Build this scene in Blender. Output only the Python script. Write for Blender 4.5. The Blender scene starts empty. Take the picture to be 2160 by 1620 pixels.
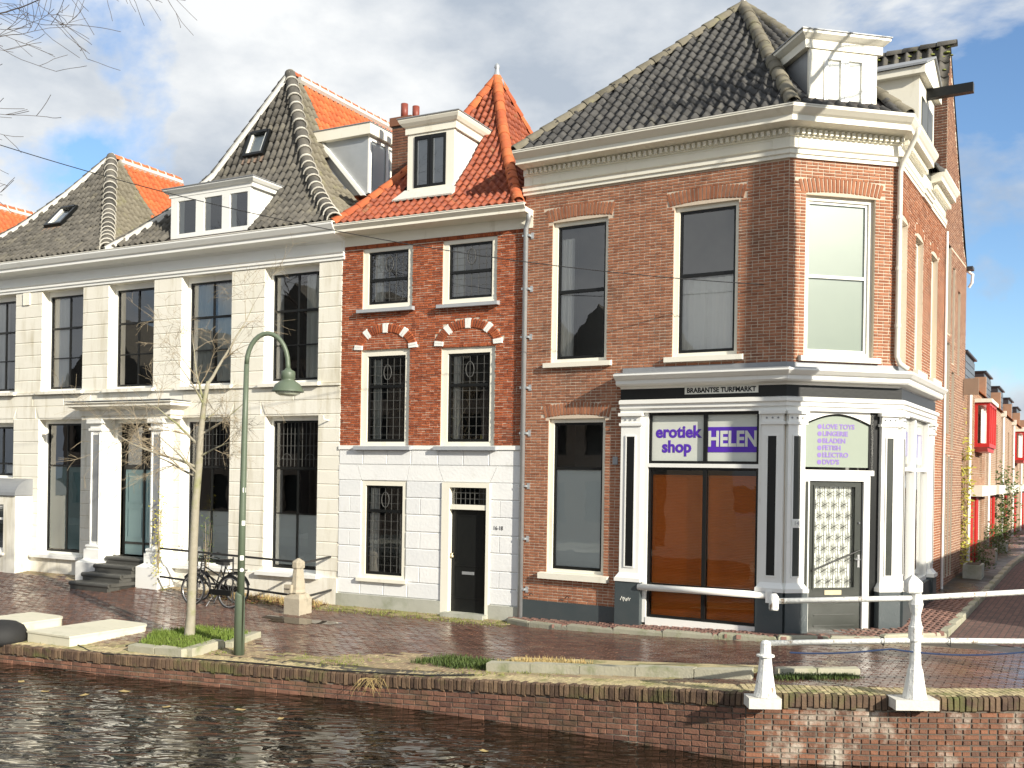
import bpy, math, random
import numpy as np
from mathutils import Matrix, Vector
random.seed(7); rng = np.random.default_rng(7)
R = math.radians
sc = bpy.context.scene
col = sc.collection
# ------------------------------------------------------------------ camera
CH = 2.9
cam = bpy.data.cameras.new('camera'); camo = bpy.data.objects.new('camera', cam); col.objects.link(camo)
camo.location = (0, 0, CH)
ROLL = math.atan(.016)
camo.rotation_euler = (Matrix.Rotation(R(90), 4, 'X') @ Matrix.Rotation(ROLL, 4, 'Z')).to_euler()
cam.sensor_width = 36; cam.lens = 36.0
cam.shift_y = (999 - 810) / 2160.0
cam.clip_end = 2000; cam.clip_start = .1
sc.camera = camo
def project(p):
    u = 2160 * p[0] / p[1]; v = -2160 * (p[2] - CH) / p[1]
    c, s = math.cos(ROLL), math.sin(ROLL)
    return 1080 + u * c - v * s, 999 + u * s + v * c
# ------------------------------------------------------------------ light
SUN_EL, SUN_H = R(22), Vector((.635, -.773))
sdir = Vector((SUN_H.x * math.cos(SUN_EL), SUN_H.y * math.cos(SUN_EL), math.sin(SUN_EL))).normalized()
sl = bpy.data.lights.new('sun', 'SUN'); sl.energy = 5.0; sl.angle = R(.53); sl.color = (1, .93, .80)
so = bpy.data.objects.new('sun', sl); col.objects.link(so)
so.rotation_euler = sdir.to_track_quat('Z', 'Y').to_euler()
w = bpy.data.worlds.new('World'); sc.world = w; w.use_nodes = True
nt = w.node_tree; nt.nodes.clear(); N = nt.nodes.new; L = nt.links.new
out = N('ShaderNodeOutputWorld'); bg = N('ShaderNodeBackground')
sky = N('ShaderNodeTexSky'); sky.sky_type = 'NISHITA'; sky.sun_disc = False
sky.sun_elevation = SUN_EL; sky.sun_rotation = math.atan2(SUN_H.x, SUN_H.y)
sky.air_density = 1.0; sky.dust_density = .0; sky.ozone_density = 4.0
tc = N('ShaderNodeTexCoord'); mp = N('ShaderNodeMapping')
mp.inputs['Location'].default_value = (9.32, 4.4, 1.72); mp.inputs['Scale'].default_value = (1, 1, 1.5)
L(tc.outputs['Generated'], mp.inputs['Vector'])
n1 = N('ShaderNodeTexNoise'); n1.inputs['Scale'].default_value = 2.3; n1.inputs['Detail'].default_value = 9; n1.inputs['Roughness'].default_value = .56; n1.inputs['Distortion'].default_value = .25
L(mp.outputs['Vector'], n1.inputs['Vector'])
r1 = N('ShaderNodeValToRGB'); r1.color_ramp.elements[0].position = .40; r1.color_ramp.elements[1].position = .465
L(n1.outputs['Fac'], r1.inputs['Fac'])
n2 = N('ShaderNodeTexNoise'); n2.inputs['Scale'].default_value = 3.4; n2.inputs['Detail'].default_value = 8; n2.inputs['Roughness'].default_value = .55
mp2 = N('ShaderNodeMapping'); mp2.inputs['Location'].default_value = (4.2, 1.3, 2.2); mp2.inputs['Scale'].default_value = (1, 1, 1.9)
L(tc.outputs['Generated'], mp2.inputs['Vector']); L(mp2.outputs['Vector'], n2.inputs['Vector'])
r2 = N('ShaderNodeValToRGB'); r2.color_ramp.elements[0].position = .39; r2.color_ramp.elements[1].position = .60
r2.color_ramp.elements[0].color = (.40, .455, .53, 1); r2.color_ramp.elements[1].color = (.80, .815, .82, 1)
L(n2.outputs['Fac'], r2.inputs['Fac'])
sm = N('ShaderNodeVectorMath'); sm.operation = 'SCALE'; sm.inputs['Scale'].default_value = .15
L(sky.outputs['Color'], sm.inputs[0])
mx = N('ShaderNodeMix'); mx.data_type = 'RGBA'
L(r1.outputs['Color'], mx.inputs['Factor']); L(sm.outputs['Vector'], mx.inputs['A']); L(r2.outputs['Color'], mx.inputs['B'])
L(mx.outputs['Result'], bg.inputs['Color']); bg.inputs['Strength'].default_value = .84
L(bg.outputs['Background'], out.inputs['Surface'])
sc.view_settings.view_transform = 'Standard'; sc.view_settings.look = 'None'
sc.view_settings.exposure = 0.56; sc.view_settings.gamma = 1.0
sc.render.engine = 'CYCLES'
sc.cycles.max_bounces = 8; sc.cycles.transparent_max_bounces = 12
sc.render.resolution_x = 1024; sc.render.resolution_y = 768

# ------------------------------------------------------------------ materials
MATS = {}
def mat(name, ca, cb=None, rough=.7, scale=6., bump=.0, bscale=40., spec=.5, metal=0., tint=True, rvar=None, stain=None, alpha=None):
    """two colours mixed by a noise and a per-piece tint; optional bump, rough noise, stain (colour, scale, lo, hi)"""
    if name in MATS: return MATS[name]
    m = bpy.data.materials.new(name); m.use_nodes = True; t = m.node_tree; b = t.nodes['Principled BSDF']
    N = t.nodes.new; L = t.links.new
    cb = cb or tuple(c * .8 for c in ca)
    g = N('ShaderNodeNewGeometry')
    n = N('ShaderNodeTexNoise'); n.inputs['Scale'].default_value = scale; n.inputs['Detail'].default_value = 6
    L(g.outputs['Position'], n.inputs['Vector'])
    mr = N('ShaderNodeMapRange'); mr.inputs[1].default_value = .3; mr.inputs[2].default_value = .7
    L(n.outputs['Fac'], mr.inputs[0])
    fac = mr.outputs[0]
    if tint:
        a = N('ShaderNodeAttribute'); a.attribute_name = 'tint'
        mm = N('ShaderNodeMath'); mm.operation = 'MULTIPLY'; mm.inputs[1].default_value = .45; L(fac, mm.inputs[0])
        ad = N('ShaderNodeMath'); ad.operation = 'MULTIPLY_ADD'; ad.inputs[1].default_value = .75; L(a.outputs['Fac'], ad.inputs[0]); L(mm.outputs[0], ad.inputs[2])
        ad.use_clamp = True; fac = ad.outputs[0]
    mx = N('ShaderNodeMix'); mx.data_type = 'RGBA'; mx.inputs['A'].default_value = (*ca, 1); mx.inputs['B'].default_value = (*cb, 1)
    L(fac, mx.inputs['Factor']); c = mx.outputs['Result']
    if stain:
        s = N('ShaderNodeTexNoise'); s.inputs['Scale'].default_value = stain[1]; s.inputs['Detail'].default_value = 8; s.inputs['Roughness'].default_value = .65
        if len(stain) > 4:
            mpn = N('ShaderNodeMapping'); mpn.inputs['Scale'].default_value = (1, 1, stain[4]); L(g.outputs['Position'], mpn.inputs['Vector']); L(mpn.outputs[0], s.inputs['Vector'])
        else: L(g.outputs['Position'], s.inputs['Vector'])
        r = N('ShaderNodeMapRange'); r.inputs[1].default_value = stain[2]; r.inputs[2].default_value = stain[3]
        L(s.outputs['Fac'], r.inputs[0])
        m2 = N('ShaderNodeMix'); m2.data_type = 'RGBA'; m2.inputs['B'].default_value = (*stain[0], 1)
        L(r.outputs[0], m2.inputs['Factor']); L(c, m2.inputs['A']); c = m2.outputs['Result']
    L(c, b.inputs['Base Color'])
    b.inputs['Roughness'].default_value = rough; b.inputs['Metallic'].default_value = metal
    b.inputs['Specular IOR Level'].default_value = spec
    if rvar:
        s = N('ShaderNodeTexNoise'); s.inputs['Scale'].default_value = rvar[0]; s.inputs['Detail'].default_value = 4
        L(g.outputs['Position'], s.inputs['Vector'])
        r = N('ShaderNodeMapRange'); r.inputs[1].default_value = .4; r.inputs[2].default_value = .62; r.inputs[3].default_value = rvar[1]; r.inputs[4].default_value = rvar[2]
        L(s.outputs['Fac'], r.inputs[0]); L(r.outputs[0], b.inputs['Roughness'])
    if bump:
        s = N('ShaderNodeTexNoise'); s.inputs['Scale'].default_value = bscale; s.inputs['Detail'].default_value = 5
        L(g.outputs['Position'], s.inputs['Vector'])
        bp = N('ShaderNodeBump'); bp.inputs['Strength'].default_value = bump; bp.inputs['Distance'].default_value = .01
        L(s.outputs['Fac'], bp.inputs['Height']); L(bp.outputs['Normal'], b.inputs['Normal'])
    MATS[name] = m
    return m
def glass_mat(name, tintc=(.95, .97, .97), refl=1.0, gain=(1.6, .055)):
    m = bpy.data.materials.new(name); m.use_nodes = True; t = m.node_tree; t.nodes.clear(); N = t.nodes.new; L = t.links.new
    o = N('ShaderNodeOutputMaterial'); mx = N('ShaderNodeMixShader'); f = N('ShaderNodeFresnel'); f.inputs['IOR'].default_value = 1.52
    tr = N('ShaderNodeBsdfTransparent'); tr.inputs['Color'].default_value = (*tintc, 1)
    gl = N('ShaderNodeBsdfGlossy'); gl.inputs['Roughness'].default_value = .0; gl.inputs['Color'].default_value = (refl, refl, refl, 1)
    n = N('ShaderNodeTexNoise'); n.inputs['Scale'].default_value = 1.7; g = N('ShaderNodeNewGeometry'); L(g.outputs['Position'], n.inputs['Vector'])
    bp = N('ShaderNodeBump'); bp.inputs['Strength'].default_value = .06; bp.inputs['Distance'].default_value = .02
    L(n.outputs['Fac'], bp.inputs['Height']); L(bp.outputs['Normal'], gl.inputs['Normal'])
    ma = N('ShaderNodeMath'); ma.operation = 'MULTIPLY_ADD'; ma.inputs[1].default_value = gain[0]; ma.inputs[2].default_value = gain[1]; ma.use_clamp = True
    L(f.outputs[0], ma.inputs[0]); L(ma.outputs[0], mx.inputs[0]); L(tr.outputs[0], mx.inputs[1]); L(gl.outputs[0], mx.inputs[2]); L(mx.outputs[0], o.inputs['Surface'])
    MATS[name] = m; return m
glass_mat('glass'); glass_mat('shop_glass', gain=(.9, .0))
M_ = MATS
mat('brick_corner', (.43, .19, .105), (.24, .095, .053), .9, 9, .5, 60, spec=.2, stain=((.14, .08, .055), .9, .54, .78))
mat('brick_narrow', (.47, .135, .055), (.25, .065, .03), .9, 12, .8, 55, spec=.2, stain=((.14, .055, .035), 1.6, .55, .78))
mat('brick_tall', (.36, .195, .118), (.22, .11, .07), .85, 9, .4, 50)
mat('brick_terrace', (.38, .23, .145), (.26, .145, .09), .85, 7, .3, 50)
mat('brick_brown_and_shaded', (.20, .085, .045), (.12, .05, .03), .85, 9, .4, 50)  # brown chimney brick; also the tall house's front, shade put into its colour
mat('brick_quay', (.27, .13, .082), (.12, .058, .04), .8, 7, .8, 45, stain=((.05, .055, .025), 1.6, .52, .74))
mat('brick_abutment', (.25, .105, .055), (.105, .052, .033), .85, 7, 1., 35, stain=((.44, .39, .32), 1.7, .52, .66))
mat('mortar', (.60, .50, .39), (.46, .38, .29), .95, 30, .4, 60)
mat('mortar_dark', (.12, .1, .08), (.07, .06, .05), .95, 20, .5, 40, stain=((.33, .30, .24), 1.7, .5, .68))
mat('soldier_brick', (.20, .13, .075), (.07, .042, .028), .85, 8, .9, 40, stain=((.10, .11, .03), 2.1, .5, .7))
mat('coping_moss', (.50, .42, .23), (.36, .29, .17), .85, 5, .9, 40, stain=((.13, .15, .03), 2.5, .5, .68))
mat('paver', (.15, .075, .05), (.07, .036, .026), .5, 4, .25, 50, spec=.65, rvar=(.4, .03, .3), stain=((.19, .14, .10), .9, .6, .8))
mat('paver_moss', (.40, .33, .19), (.24, .17, .11), .75, 4, .5, 50, stain=((.20, .21, .06), 1.6, .52, .7))
mat('paver_dry', (.30, .16, .12), (.17, .09, .07), .75, 4, .5, 50, stain=((.33, .29, .22), 1.2, .55, .78))
mat('joint_sand', (.055, .045, .033), (.035, .03, .022), .6, 9, .5, 50, rvar=(.55, .15, .8), stain=((.06, .07, .02), 1.3, .55, .7))
mat('tile_dark', (.175, .162, .138), (.05, .048, .044), .8, 7, .5, 40, spec=.22, stain=((.22, .20, .15), 2.1, .55, .8))
mat('tile_slate', (.12, .116, .11), (.034, .034, .035), .75, 7, .4, 40, spec=.25, stain=((.17, .16, .125), 2.3, .58, .8))
mat('tile_grey', (.25, .225, .17), (.13, .118, .09), .85, 7, .5, 40, spec=.2, stain=((.26, .25, .13), 2.3, .55, .8))
mat('tile_orange', (.62, .19, .07), (.40, .10, .045), .85, 7, .4, 40, spec=.2, stain=((.30, .15, .085), 2.1, .56, .8))
mat('tile_red', (.42, .105, .04), (.14, .03, .018), .6, 8, .4, 40, spec=.35, stain=((.36, .22, .10), 2.6, .58, .8))
mat('roof_deck', (.06, .05, .045), None, .9)
mat('mortar_white', (.62, .60, .54), (.48, .46, .4), .9, 15, .5, 30)
mat('stucco', (.82, .79, .70), (.76, .73, .63), .8, 2.2, .35, 30, stain=((.54, .49, .36), 3.2, .5, .76, .16))
mat('stucco_joint', (.50, .47, .38), None, .85)
mat('stucco_white', (.80, .80, .78), (.70, .71, .71), .75, 2.2, .5, 18, stain=((.60, .60, .56), 1.7, .58, .82))
mat('plinth_grey', (.42, .42, .36), (.30, .30, .25), .85, 3, .5, 20, stain=((.22, .24, .16), 1.8, .5, .75))
mat('cream_paint', (.80, .77, .66), (.76, .72, .60), .5, 3, .1, 30, stain=((.56, .52, .40), 3.5, .58, .82, .25))
mat('white_paint', (.84, .84, .80), (.80, .79, .74), .45, 3, .1, 30, stain=((.62, .60, .54), 2.6, .62, .85))
mat('gutter_paint', (.74, .71, .62), (.64, .62, .54), .5, 3, .1, 30)
mat('white_iron', (.78, .78, .74), (.62, .61, .56), .55, 9, .9, 30, stain=((.30, .22, .15), 13., .58, .66, .55))
mat('grey_sill', (.36, .38, .40), (.28, .3, .32), .6, 5, .2)
mat('black_paint', (.008, .009, .009), (.012, .012, .012), .35, 8, .1, 20, spec=.3)
mat('green_black_paint', (.032, .036, .03), (.045, .05, .042), .3, 6, .1, 20)
mat('slate_paint', (.05, .065, .07), (.075, .085, .088), .4, 4, .2, 20, stain=((.16, .17, .165), 4., .66, .8))
mat('teal_panel', (.30, .44, .44), (.23, .36, .37), .55, 2)
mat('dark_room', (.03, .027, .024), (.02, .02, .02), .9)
mat('pale_room', (.30, .30, .29), None, .9)
mat('curtain_white', (.86, .84, .78), (.78, .76, .7), .9, 2)
mat('curtain_grey', (.60, .60, .55), (.5, .5, .45), .9, 2)
mat('frosted', (.78, .81, .79), (.72, .75, .73), .35, 1.5)
mat('blind_amber', (.62, .19, .025), (.48, .13, .015), .55, 2)
mat('lead', (.30, .31, .32), (.22, .23, .24), .55, 5, .3, 20, metal=.3)
mat('zinc', (.46, .48, .49), (.36, .38, .39), .45, 4, .2, 20, metal=.5)
mat('lead_came', (.10, .10, .095), None, .5)
mat('step_stone', (.07, .068, .06), (.045, .045, .04), .55, 5, .3, 30)
mat('lamp_green', (.105, .135, .09), (.08, .105, .072), .45, 5, .2, 30, stain=((.16, .16, .12), 5., .6, .75))
mat('lamp_glass', (.62, .66, .52), None, .25)
mat('bollard_stone', (.42, .37, .28), (.30, .26, .2), .85, 8, .7, 30, stain=((.18, .17, .13), 4., .55, .75))
mat('kerb_stone', (.42, .40, .30), (.30, .29, .22), .85, 5, .7, 30, stain=((.17, .2, .08), 2.8, .52, .75))
mat('iron', (.02, .02, .02), (.03, .028, .026), .5, 8, .2)
mat('rubber', (.016, .016, .016), None, .75)
mat('steel', (.55, .55, .55), None, .3, metal=.9)
mat('bark_pale', (.34, .31, .24), (.20, .18, .13), .9, 9, .8, 50, stain=((.20, .22, .06), 2.4, .5, .72))
mat('twig', (.33, .27, .18), (.18, .14, .09), .85, 9)
mat('bark_dark', (.075, .06, .05), (.05, .04, .034), .9, 9, .5, 40)
mat('grass', (.12, .19, .025), (.22, .25, .05), .8, 3)
mat('moss', (.20, .22, .05), (.12, .14, .03), .95, 8, .8, 40)
mat('dry_grass', (.45, .34, .14), (.30, .2, .09), .9, 5)
mat('leaf_green', (.05, .085, .015), (.11, .14, .025), .7, 4)
mat('leaf_yellow', (.45, .40, .06), (.26, .28, .04), .7, 4)
mat('cream_box', (.66, .63, .50), (.58, .56, .44), .6, 2, stain=((.4, .4, .27), 2.4, .56, .8))
mat('red_paint', (.55, .025, .02), (.45, .02, .02), .4, 3)
mat('clad_black', (.022, .026, .032), (.032, .036, .045), .4, 3)
mat('clad_blue', (.10, .13, .16), (.08, .1, .13), .5, 3)
mat('brown_panel', (.30, .21, .15), None, .6)
mat('purple', (.09, .025, .42), (.08, .02, .38), .5, 3)
mat('lilac', (.20, .12, .42), None, .5)
mat('panel_grey', (.27, .31, .25), (.24, .28, .23), .3, 2)
mat('sign_white', (.80, .80, .74), None, .4)
mat('panel_pale', (.62, .64, .58), (.55, .58, .52), .3, 2)
mat('gold', (.55, .48, .32), None, .4, metal=.4)
mat('hose_blue', (.02, .04, .10), None, .4)
mat('terracotta', (.22, .05, .03), None, .5)
mat('stone_house', (.30, .24, .19), (.2, .16, .13), .85, 2)
mat('soil', (.07, .055, .035), (.05, .04, .028), .95, 6, .8, 30)
mat('leaf_litter', (.22, .10, .04), (.12, .06, .03), .9, 5)
def water_mat():
    m = bpy.data.materials.new('canal_water'); m.use_nodes = True; t = m.node_tree; b = t.nodes['Principled BSDF']; N = t.nodes.new; L = t.links.new
    b.inputs['Base Color'].default_value = (.011, .0075, .0035, 1); b.inputs['Roughness'].default_value = .015; b.inputs['IOR'].default_value = 1.45
    b.inputs['Specular IOR Level'].default_value = .62
    g = N('ShaderNodeNewGeometry'); mp = N('ShaderNodeMapping'); mp.inputs['Rotation'].default_value = (0, 0, R(15)); mp.inputs['Scale'].default_value = (1, 2.6, 1)
    L(g.outputs['Position'], mp.inputs['Vector'])
    a = N('ShaderNodeTexNoise'); a.inputs['Scale'].default_value = 1.7; a.inputs['Detail'].default_value = 1.8; a.inputs['Distortion'].default_value = .9; L(mp.outputs[0], a.inputs['Vector'])
    c = N('ShaderNodeTexNoise'); c.inputs['Scale'].default_value = .5; c.inputs['Detail'].default_value = 2; L(g.outputs['Position'], c.inputs['Vector'])
    mu = N('ShaderNodeMath'); mu.operation = 'MULTIPLY'; L(a.outputs['Fac'], mu.inputs[0]); L(c.outputs['Fac'], mu.inputs[1])
    bp = N('ShaderNodeBump'); bp.inputs['Strength'].default_value = 1.; bp.inputs['Distance'].default_value = .11
    L(mu.outputs[0], bp.inputs['Height']); L(bp.outputs['Normal'], b.inputs['Normal'])
    MATS['water'] = m
water_mat()
def puddle_mat():
    m = bpy.data.materials.new('puddle_water'); m.use_nodes = True; b = m.node_tree.nodes['Principled BSDF']
    b.inputs['Base Color'].default_value = (.03, .02, .013, 1); b.inputs['Roughness'].default_value = .02; b.inputs['Specular IOR Level'].default_value = .8
    MATS['puddle'] = m
puddle_mat()
def brickwork_mat(name, ca, cb, mortar, scale=1., bw=.22, rh=.06):
    """far brickwork whose pieces are too small to pick apart"""
    m = bpy.data.materials.new(name); m.use_nodes = True; t = m.node_tree; b = t.nodes['Principled BSDF']; N = t.nodes.new; L = t.links.new
    tcn = N('ShaderNodeTexCoord'); k = N('ShaderNodeTexBrick'); k.inputs['Color1'].default_value = (*ca, 1); k.inputs['Color2'].default_value = (*cb, 1); k.inputs['Mortar'].default_value = (*mortar, 1)
    k.inputs['Scale'].default_value = 1; k.inputs['Brick Width'].default_value = bw; k.inputs['Row Height'].default_value = rh; k.inputs['Mortar Size'].default_value = .008
    uv = N('ShaderNodeUVMap'); L(uv.outputs[0], k.inputs['Vector']); L(k.outputs['Color'], b.inputs['Base Color']); b.inputs['Roughness'].default_value = .85
    bp = N('ShaderNodeBump'); bp.inputs['Strength'].default_value = .5; bp.inputs['Distance'].default_value = .01; bp.invert = True; L(k.outputs['Fac'], bp.inputs['Height']); L(bp.outputs['Normal'], b.inputs['Normal'])
    MATS[name] = m
brickwork_mat('far_brick', (.38, .23, .145), (.28, .16, .095), (.46, .40, .32))
brickwork_mat('far_paver', (.14, .075, .06), (.09, .05, .042), (.05, .04, .035), bw=.2, rh=.1)

# ------------------------------------------------------------------ mesh helpers
def props(o, kw):
    for k, v in kw.items(): o[k] = v
class MB:
    def __init__(s, fr=None): s.v = []; s.f = []; s.fr = fr
    def add(s, vs, fs):
        n = len(s.v)
        if s.fr is not None: vs = [tuple(s.fr @ Vector(p)) for p in vs]
        s.v += [tuple(p) for p in vs]; s.f += [tuple(i + n for i in f) for f in fs]; return s
    def box(s, x0, x1, y0, y1, z0, z1):
        return s.add([(x0, y0, z0), (x1, y0, z0), (x1, y1, z0), (x0, y1, z0), (x0, y0, z1), (x1, y0, z1), (x1, y1, z1), (x0, y1, z1)],
                     [(0, 3, 2, 1), (4, 5, 6, 7), (0, 1, 5, 4), (1, 2, 6, 5), (2, 3, 7, 6), (3, 0, 4, 7)])
    def hexa(s, p):   # 8 points: bottom 4, top 4
        return s.add(p, [(0, 3, 2, 1), (4, 5, 6, 7), (0, 1, 5, 4), (1, 2, 6, 5), (2, 3, 7, 6), (3, 0, 4, 7)])
    def prism(s, poly, y0, y1):   # polygon in (x, z), counter-clockwise seen from -y
        n = len(poly)
        return s.add([(x, y0, z) for x, z in poly] + [(x, y1, z) for x, z in poly],
                     [tuple(range(n)), tuple(range(2 * n - 1, n - 1, -1))] + [(i, i + n, (i + 1) % n + n, (i + 1) % n) for i in range(n)])
    def slab(s, poly, z0, z1):    # polygon in plan
        n = len(poly)
        return s.add([(x, y, z0) for x, y in poly] + [(x, y, z1) for x, y in poly],
                     [tuple(range(n - 1, -1, -1)), tuple(range(n, 2 * n))] + [(i, (i + 1) % n, (i + 1) % n + n, i + n) for i in range(n)])
    def tube(s, pts, r, n=8, cap=True):
        pts = [Vector(p) for p in pts]; k = len(pts)
        rs = r if isinstance(r, (list, tuple)) else [r] * k
        vs = []; fs = []; prev = None
        for i, p in enumerate(pts):
            d = (pts[min(i + 1, k - 1)] - pts[max(i - 1, 0)]).normalized()
            if prev is None:
                a = d.orthogonal().normalized()
            else:
                a = (prev - d * prev.dot(d)); a = a.normalized() if a.length > 1e-6 else d.orthogonal().normalized()
            prev = a; b = d.cross(a)
            for j in range(n):
                t = 2 * math.pi * j / n; vs.append(p + (a * math.cos(t) + b * math.sin(t)) * rs[i])
        for i in range(k - 1):
            for j in range(n):
                fs.append((i * n + j, i * n + (j + 1) % n, (i + 1) * n + (j + 1) % n, (i + 1) * n + j))
        if cap: fs += [tuple(range(n - 1, -1, -1)), tuple(range((k - 1) * n, k * n))]
        return s.add(vs, fs)
    def lathe(s, prof, n=16, c=(0, 0, 0), rot=0):
        vs = []; fs = []; k = len(prof)
        for r, z in prof:
            for j in range(n):
                t = 2 * math.pi * (j + rot) / n; vs.append((c[0] + r * math.cos(t), c[1] + r * math.sin(t), c[2] + z))
        for i in range(k - 1):
            for j in range(n): fs.append((i * n + j, i * n + (j + 1) % n, (i + 1) * n + (j + 1) % n, (i + 1) * n + j))
        fs += [tuple(range(n - 1, -1, -1)), tuple(range((k - 1) * n, k * n))]
        return s.add(vs, fs)
    def sweep(s, prof, path, scl=None, close=True):
        """profile [(out, z)] swept along a plan path; outward is the right-hand side of travel"""
        P = [Vector(p) for p in path]; ns = len(P) - 1; scl = scl or [1] * ns
        D = [(P[i + 1] - P[i]).normalized() for i in range(ns)]; Nn = [Vector((d.y, -d.x)) for d in D]
        vs = []; fs = []; k = len(prof)
        for i in range(len(P)):
            for o, z in prof:
                if i == 0: q = P[0] + Nn[0] * o * scl[0]
                elif i == ns: q = P[i] + Nn[-1] * o * scl[-1]
                else:
                    a = P[i] + Nn[i - 1] * o * scl[i - 1]; b = P[i] + Nn[i] * o * scl[i]
                    den = D[i - 1].x * D[i].y - D[i - 1].y * D[i].x
                    t = ((b.x - a.x) * D[i].y - (b.y - a.y) * D[i].x) / den if abs(den) > 1e-4 else 0
                    q = a + D[i - 1] * t
                vs.append((q.x, q.y, z))
        for i in range(ns):
            for j in range(k - (0 if close else 1)):
                j2 = (j + 1) % k; fs.append((i * k + j, (i + 1) * k + j, (i + 1) * k + j2, i * k + j2))
        if close: fs += [tuple(range(k - 1, -1, -1)), tuple(range(ns * k, ns * k + k))]
        return s.add(vs, fs)
    def sheet(s, x0, x1, y0, y1, z0, z1):   # a pane: one sheet across the thinnest direction
        if abs(y1 - y0) < abs(x1 - x0) and abs(y1 - y0) <= abs(z1 - z0): y = (y0 + y1) / 2; return s.quad((x0, y, z0), (x1, y, z0), (x1, y, z1), (x0, y, z1))
        if abs(z1 - z0) < abs(x1 - x0): z = (z0 + z1) / 2; return s.quad((x0, y0, z), (x1, y0, z), (x1, y1, z), (x0, y1, z))
        x = (x0 + x1) / 2; return s.quad((x, y0, z0), (x, y1, z0), (x, y1, z1), (x, y0, z1))
    def quad(s, a, b, c, d): return s.add([a, b, c, d], [(0, 1, 2, 3)])
    def obj(s, name, m, parent=None, smooth=False, uv=None, **kw):
        me = bpy.data.meshes.new(name); me.from_pydata(s.v, [], s.f); me.materials.append(M_[m] if isinstance(m, str) else m)
        if smooth: me.polygons.foreach_set('use_smooth', [True] * len(me.polygons))
        if uv:
            l = me.uv_layers.new(name='UVMap')
            for p in me.polygons:
                for li in p.loop_indices: l.data[li].uv = uv(me.vertices[me.loops[li].vertex_index].co)
        me.update()
        o = bpy.data.objects.new(name, me); col.objects.link(o); o.parent = parent; props(o, kw); return o
def empty(name, loc, rz=0, **kw):
    o = bpy.data.objects.new(name, None); col.objects.link(o); o.location = loc; o.rotation_euler = (0, 0, rz); o.empty_display_size = .2; props(o, kw); return o
def frame(x, y, ang, z=0): return Matrix.Translation((x, y, z)) @ Matrix.Rotation(ang, 4, 'Z')

# unit pieces: y=0 is the proud face, y=1 the back
UNITS = {}
def unit(kind, m, nvar=8):
    key = (kind, m)
    if key in UNITS: return UNITS[key]
    res = []
    for k in range(nvar):
        j = lambda a: (random.random() - .5) * a
        if kind in ('brick', 'block', 'rough'):
            cx, cz, jj = {'brick': (.022, .09, .012), 'block': (.012, .035, .0), 'rough': (.05, .12, .07)}[kind]
            e = .25 if kind != 'block' else .3
            f = [(-.5 + cx + j(jj), j(jj), -.5 + cz + j(jj)), (.5 - cx + j(jj), j(jj), -.5 + cz + j(jj)), (.5 - cx + j(jj), j(jj), .5 - cz + j(jj)), (-.5 + cx + j(jj), j(jj), .5 - cz + j(jj))]
            m1 = [(-.5, e, -.5), (.5, e, -.5), (.5, e, .5), (-.5, e, .5)]
            bk = [(-.5, 1, -.5), (.5, 1, -.5), (.5, 1, .5), (-.5, 1, .5)]
            v = f + m1 + bk
            fc = [(0, 1, 2, 3)] + [(a + 4, (a + 1) % 4 + 4, (a + 1) % 4, a) for a in range(4)] + [(a + 8, (a + 1) % 4 + 8, (a + 1) % 4 + 4, a + 4) for a in range(4)]
        elif kind == 'paver':   # x, y plan, top at z=0
            c = .035; jj = .02
            t = [(-.5 + c, -.5 + c * 2, j(jj) * .3), (.5 - c, -.5 + c * 2, j(jj) * .3), (.5 - c, .5 - c * 2, j(jj) * .3), (-.5 + c, .5 - c * 2, j(jj) * .3)]
            m1 = [(-.5, -.5, -.12), (.5, -.5, -.12), (.5, .5, -.12), (-.5, .5, -.12)]
            bk = [(a, b, -1) for a, b, _ in m1]
            v = t + m1 + bk
            fc = [(0, 1, 2, 3)] + [(a + 4, (a + 1) % 4 + 4, (a + 1) % 4, a) for a in range(4)] + [(a + 8, (a + 1) % 4 + 8, (a + 1) % 4 + 4, a + 4) for a in range(4)]
        elif kind == 'tile':    # x width 0..1, y up the slope 0..1, z off the slope
            xs = [0, .1, .24, .38, .5, .62, .8, 1.06]; zs = [.12, .32, .46, .40, .20, .05, .0, .08]
            h = .13; v = []
            for x, z in zip(xs, zs): v.append((x, j(.03), z + h + j(.03)))
            for x, z in zip(xs, zs): v.append((x, 1.14, z - .02))
            for x, z in zip(xs, zs): v.append((x, .01, z + h - .17))
            n = len(xs)
            fc = [(i, i + 1, i + 1 + n, i + n) for i in range(n - 1)] + [(i + 2 * n, i + 1 + 2 * n, i + 1, i) for i in range(n - 1)] + [(0, n, 2 * n)]
        elif kind == 'ridge':   # half pipe: y 0 (low end) .. 1 (high), radius 1 in x,z
            n = 9; v = []
            for (y, r) in ((0, 1.08), (.9, .94), (1.12, .9)):
                for i in range(n): a = math.pi * (i / (n - 1)) * 1.1 - .05 * math.pi; v.append((math.cos(a) * r, y, math.sin(a) * r))
            for i in range(n): a = math.pi * (i / (n - 1)) * 1.1 - .05 * math.pi; v.append((math.cos(a) * .92, .0, math.sin(a) * .92))
            fc = [(q * n + i, (q + 1) * n + i, (q + 1) * n + i + 1, q * n + i + 1) for q in range(2) for i in range(n - 1)] + [(3 * n + i, i, i + 1, 3 * n + i + 1) for i in range(n - 1)]
        me = bpy.data.meshes.new(kind); me.from_pydata(v, [], fc); me.materials.append(M_[m])
        tv = min(1, max(0, random.gauss((k + .5) / nvar, .05)))
        if kind == 'tile': tv = .2 + .42 * tv
        a = me.attributes.new('tint', 'FLOAT', 'FACE'); a.data.foreach_set('value', [tv] * len(me.polygons))
        if kind in ('tile', 'ridge'): me.polygons.foreach_set('use_smooth', [True] * len(me.polygons))
        me.update(); res.append((me, np.array(v), fc, tv))
    UNITS[key] = res
    return res
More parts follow.
